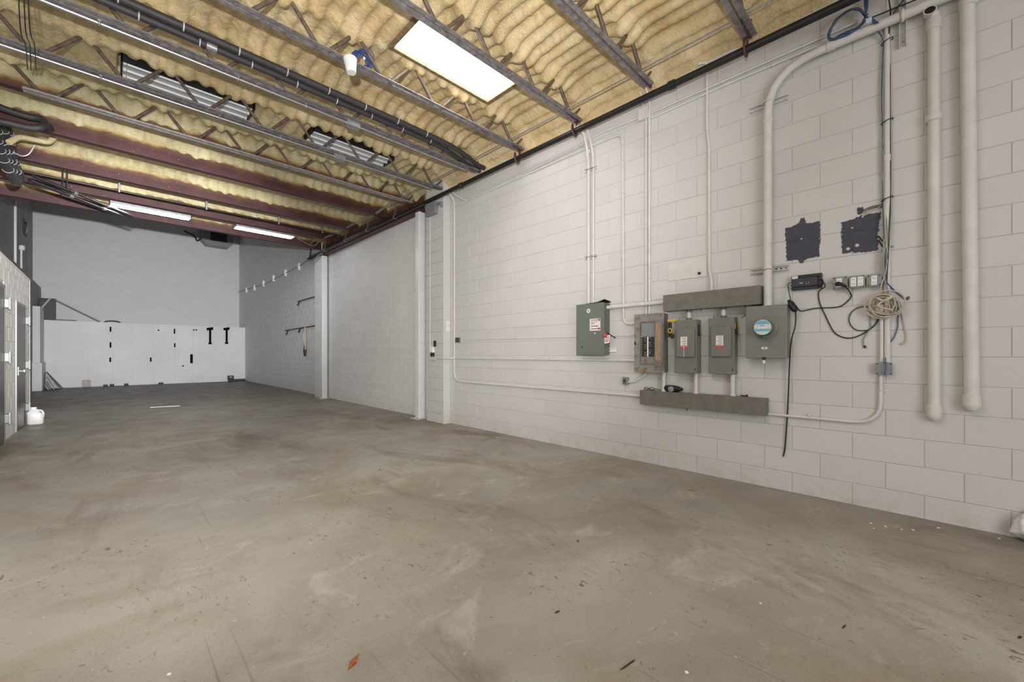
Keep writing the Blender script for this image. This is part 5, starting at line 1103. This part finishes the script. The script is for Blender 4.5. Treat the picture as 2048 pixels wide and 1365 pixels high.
a = atY(225, 643, 21.6); t = thing('hose_scrap', 'short dark hump of hose on the partition top', 'hose', (a.x, 21.6, 2.39)); ob('hose', MB().tube(spl([(a.x-.22, 21.6, 2.41), (a.x-.1, 21.6, 2.45), (a.x+.1, 21.6, 2.45), (a.x+.22, 21.6, 2.41)], 5), .02, 7), 'black', t)
# return block beside the cabin, and dark wall behind it
rb = slab('wall_return', LW_X, -1.57, 20.3, PWY-.003, 0, 2.76, 'plaster')
ob('ledge', MB().cbox(LW_X, -1.52, 20.2, 21.3, 0, .92, .01), 'plaster', rb)
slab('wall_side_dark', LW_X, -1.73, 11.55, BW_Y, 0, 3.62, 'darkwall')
# leaning boards
for k, (ua, va, ub, vb, w, th, m) in enumerate(((84, 747, 117, 773, .26, .03, 'timber'), (88, 745, 124, 775, .10, .03, 'black'), (82, 755, 108, 776, .14, .03, 'timber'), (82, 764, 100, 777, .10, .04, 'boxgrey'), (79, 771, 96, 778, .12, .03, 'timber'))):
    yy = 21.15-.10*k; a, b = atY(ua, va, yy), atY(ub, vb, yy-.1); b.z = .01; a.x = max(a.x, -1.50); d = (b-a).normalized(); n_ = d.cross(Vector((0, 1, 0))).normalized()*th
    t = thing('board', ['broad pale board leaning in the corner pile by the partition', 'long dark board leaning on top of the corner pile by the partition', 'medium pale board low in the corner pile by the partition', 'short grey board in the corner pile by the partition', 'shortest pale board at the floor of the corner pile'][k], 'board', b, 'boards piled in the corner')
    e = Vector((0, w*.8, 0)); q = [a-e, b-e, b+e, a+e]; ob('plank', MB().hexa([p+Vector((0, 0, .0)) for p in q]+[p+n_*(1 if n_.z > 0 else -1) for p in q]), m, t)
# strip of white on the far floor
a, b = atZ(301, 815.5, 0), atZ(360, 812.5, 0); d = (b-a).normalized(); e = d.cross(Vector((0, 0, 1)))*.02
t = thing('batten', 'thin white batten lying alone on the far floor', 'batten', (a+b)/2); ob('strip', MB().hexa([a-e, b-e, b+e, a+e]+[p+Vector((0, 0, .008)) for p in (a-e, b-e, b+e, a+e)]), 'white', t)
# conduits and bracket on the dark rear side wall
for u, v0, v1, lb, r in ((30.5, 400, 545, 'long pale upright conduit on the dark rear side wall', .03), (42.5, 500, 545, 'short pale upright conduit with round head on dark rear side wall', .025)):
    Xw = LW_X+.04; a, b = atX(u, v0, Xw), atX(u, v1, Xw)
    t = thing('wall_conduit', lb, 'conduit', (Xw, a.y, b.z-.4)); ob('pipe', MB().tube([(Xw, a.y, a.z), (Xw, a.y, b.z-.6)], r, 8), 'white', t)
    if v0 > 450: ob('head', MB().lathe([(.02, 0), (.07, .02), (.07, .14), (.03, .17)], (Xw+.01, a.y, a.z-.02), (0, 0, 1), 12), 'white', t)
a = atX(51, 455, LW_X+.03); t = thing('wall_bracket', 'small grey hook plate high on the dark rear side wall', 'bracket', a); ob('plate', MB().cbox(LW_X, LW_X+.03, a.y-.3, a.y+.3, a.z-.25, a.z+.25, .01), 'tarp', t); ob('hook', MB().tube([(LW_X+.03, a.y+.2, a.z+.18), (LW_X+.10, a.y-.1, a.z+.12), (LW_X+.06, a.y-.1, a.z-.2)], .03, 7), 'boxgrey', t)
# ---------------------------------------------------------------- white block cabin with two steel doors
CXF = -1.0; CY0, CY1, CZT = 7.6, 11.46, 2.53
DO = [(atX(33.5, 708, CXF).y, atX(50.5, 708, CXF).y, 1.98), (7.86, atX(8.5, 708, CXF).y, 2.10)]
cb = MB(); cb.box(LW_X, CXF-.014, CY0, CY1, 0, CZT); cab = ob('wall_cabin', cb, 'mortar', kind='structure')
z = 0; zs = [0]+[.172+BH*i for i in range(14) if .172+BH*i < CZT-.04]+[CZT]; par = 0
for za, zb in zip(zs, zs[1:]):
    par ^= 1; y = CY0-(.2032 if par else 0)
    while y < CY1-.01:
        a, b = max(y, CY0), min(y+BL, CY1); y += BL; segs = [(a, b)]
        for (d0, d1, dz) in DO:
            if za < dz-.05:
                ns = []
                for (p, q) in segs:
                    if q <= d0-.05 or p >= d1+.05: ns.append((p, q))
                    else:
                        if p < d0-.05: ns.append((p, d0-.05))
                        if q > d1+.05: ns.append((d1+.05, q))
                segs = ns
        for (p, q) in segs:
            if q-p < .03: continue
            o = bpy.data.objects.new('block', block_mesh(q-p, zb-za, 'cabin')); COL.objects.link(o); place(o, (CXF-.0085, (p+q)/2, za), cab); o.rotation_euler = (0, 0, PI)
ob('end_face', MB().box(LW_X, CXF-.006, CY1, CY1+.008, 0, CZT), 'cabin', cab); ob('cap_course', MB().cbox(LW_X, CXF, CY0, CY1+.01, CZT, CZT+.03, .005), 'cabin', cab)
for i, (d0, d1, dz) in enumerate(DO):
    t = thing('door_%d' % (i+1), 'dark grey steel door in the white block cabin', 'door', (CXF, (d0+d1)/2, 0)); t['kind'] = 'structure'
    ob('leaf', MB().cbox(CXF-.010, CXF+.004, d0, d1, .01, dz, .003), 'darkdoor', t)
    for a, b in ((d0-.05, d0), (d1, d1+.05)): ob('jamb', MB().cbox(CXF-.012, CXF+.007, a, b, 0, dz+.05, .004), 'doorframe', t)
    ob('head', MB().cbox(CXF-.012, CXF+.007, d0, d1, dz, dz+.05, .004), 'doorframe', t)
    for v in ((642, 730, 815) if i == 0 else (607, 715, 838)):
        hz_ = atX(50 if i == 0 else 8, v, CXF).z; hg = ob('hinge', MB().cbox(CXF+.004, CXF+.05, d1-.05, d1+.10, hz_-.06, hz_+.06, .006), 'hinge', t)
        ob('pin', MB().tube([(CXF+.05, d1-.02, hz_-.075), (CXF+.05, d1-.02, hz_+.075)], .014, 8), 'galv', hg)
    if i == 0:
        hz_ = atX(39, 742, CXF).z; ob('lock_plate', MB().cbox(CXF+.004, CXF+.02, d0+.02, d0+.14, hz_-.07, hz_+.07, .006), 'galv', t); ob('knob', MB().lathe([(.014, 0), (.014, .03), (.034, .04), (.034, .06), (.02, .07)], (CXF+.02, d0+.08, hz_), (1, 0, 0), 14), 'galv', t)
# white jug by the cabin corner
jp = atZ(61.5, 849.5, 0); jp.x = max(jp.x, CXF+.115)
t = thing('jug', 'white plastic jug with handle standing on the floor by the cabin corner', 'jug', (jp.x, jp.y, 0))
bm = MB(); n = 20; rows = []
prof = [(0, .085, .07), (.012, .098, .08), (.16, .098, .08), (.20, .085, .072), (.235, .055, .052), (.262, .034, .034), (.275, .033, .033)]
vs = []
for h_, rx, ry in prof:
    for k in range(n):
        a = 2*PI*k/n; ca, sa = math.cos(a), math.sin(a); sx = abs(ca)**.6*(1 if ca > 0 else -1); sy = abs(sa)**.6*(1 if sa > 0 else -1)
        vs.append((jp.x+sx*rx-(.02 if h_ > .19 else 0), jp.y+sy*ry, h_))
bm.add(vs, [(i*n+k, i*n+(k+1) % n, (i+1)*n+(k+1) % n, (i+1)*n+k) for i in range(len(prof)-1) for k in range(n)], True); bm.f.append(tuple(reversed(range(n)))); bm.sm.append(False); bm.mi.append(0)
ob('body', bm, 'jug', t); ob('cap', MB().lathe([(.001, 0), (.036, 0), (.036, .022), (.030, .026), (.001, .026)], (jp.x-.02, jp.y, .268), (0, 0, 1), 16), 'white', t)
ob('handle', MB().tube(spl([(jp.x+.02, jp.y-.02, .245), (jp.x+.075, jp.y-.03, .225), (jp.x+.092, jp.y-.03, .17), (jp.x+.088, jp.y-.02, .11)], 5), .013, 8), 'jug', t); ob('label_print', MB().box(jp.x+.085, jp.x+.0992, jp.y-.03, jp.y+.02, .07, .12), 'ink', t)
# crumpled white bag at the foot of the equipment wall
bg_ = atZ(2046, 1078, 0); t = thing('plastic_bag', 'crumpled white plastic bag on the floor against the block wall', 'bag', (bg_.x-.03, bg_.y-.08, 0))
bm = bmesh.new(); bmesh.ops.create_icosphere(bm, subdivisions=4, radius=1); rb2 = random.Random(4)
from mathutils import noise as mn
for v in bm.verts:
    p = v.co.copy(); k = 1+.30*mn.noise(p*2.3)+.16*mn.noise(p*5.5)+.07*abs(mn.noise(p*11))
    v.co = Vector((bg_.x-.055+p.x*.085*k, bg_.y-.075+p.y*.12*k, max(0, .085+p.z*.10*k)))
bm.verts.index_update(); m = MB(); m.add([v.co for v in bm.verts], [[v.index for v in f.verts] for f in bm.faces], True); bm.free(); ob('bag_body', m, 'bag', t)
ob('tied_ear', MB().tube(spl([(bg_.x-.06, bg_.y-.04, .15), (bg_.x-.05, bg_.y-.03, .19), (bg_.x-.04, bg_.y-.06, .20), (bg_.x-.05, bg_.y-.09, .17)], 5), .016, 7), 'bag', t)
# dry leaf and chips
a = atZ(706, 1328, 0); t = thing('dry_leaf', 'curled orange brown dry leaf lying on the concrete floor', 'leaf', a); m = MB()
e1, e2 = Vector((.030, .018, 0)), Vector((-.007, .012, 0)); m.hexa([a-e1-e2*.2, a-e2, a+e1*.8, a+e2, a-e1-e2*.2+Vector((0, 0, .004)), a-e2+Vector((0, 0, .010)), a+e1*.8+Vector((0, 0, .014)), a+e2+Vector((0, 0, .007))]); ob('blade', m, 'leaf', t); ob('stalk', MB().tube([a+e1*.8+Vector((0, 0, .008)), a+e1*1.1+Vector((.004, .006, .006))], .0015, 5), 'leaf', t)
def chip(u, v, s, label, m='white', group='pale paint chips on the floor', el=1.0, ang=0):
    a = atZ(u, v, 0); mb = MB(); k = 6; pts = []
    for i in range(k):
        w = 2*PI*i/k; r = s*random.uniform(.7, 1.2); x_, y_ = math.cos(w)*r*el, math.sin(w)*r
        pts.append(a+Vector((x_*math.cos(ang)-y_*math.sin(ang), x_*math.sin(ang)+y_*math.cos(ang), 0)))
    mb.prism(pts, (0, 0, .003)); ob('paint_chip', mb, m, label=label, cat='debris', group=group)
for u, v, s in ((1742, 1047.5, .008), (1748, 1058, .005), (1803, 1060, .006), (1826, 1061, .009), (1877, 1057, .010), (1870, 1042.5, .010), (1880, 1042.5, .010), (1998, 1078, .007)): chip(u, v, s, 'small white paint chip on the floor along the foot of the block wall')
chip(1771, 1054, .008, 'long white paint chip on the floor among the round chips', el=2.4, ang=.4)
for u, v, s, w in ((1521, 1208, .006, 'in the middle of the near floor'), (1373, 1346, .008, 'on the near floor beside the long dark fleck'), (338, 1350, .007, 'on the near floor left of the dry leaf')): chip(u, v, s, 'small white paint chip alone '+w, group='lone paint chips on open floor')
for u, v, s, e, g, w in ((1257, 1330, .0035, 14, -.15, 'longest one at the front of the floor'), (1115, 1225, .0055, 3, -.2, 'stubby one in the middle of the near floor'), (1156, 1083, .0045, 3.5, .9, 'farthest one toward the breaker panels'), (1688, 1255, .003, 9, -.2, 'thin one below the fat painted pipes'), (2040, 1276, .0045, 4, -.3, 'one nearest the white plastic bag')): chip(u, v, s, 'dark elongated fleck on the concrete, '+w, m='darkink', group='dark flecks on the floor', el=e, ang=g)
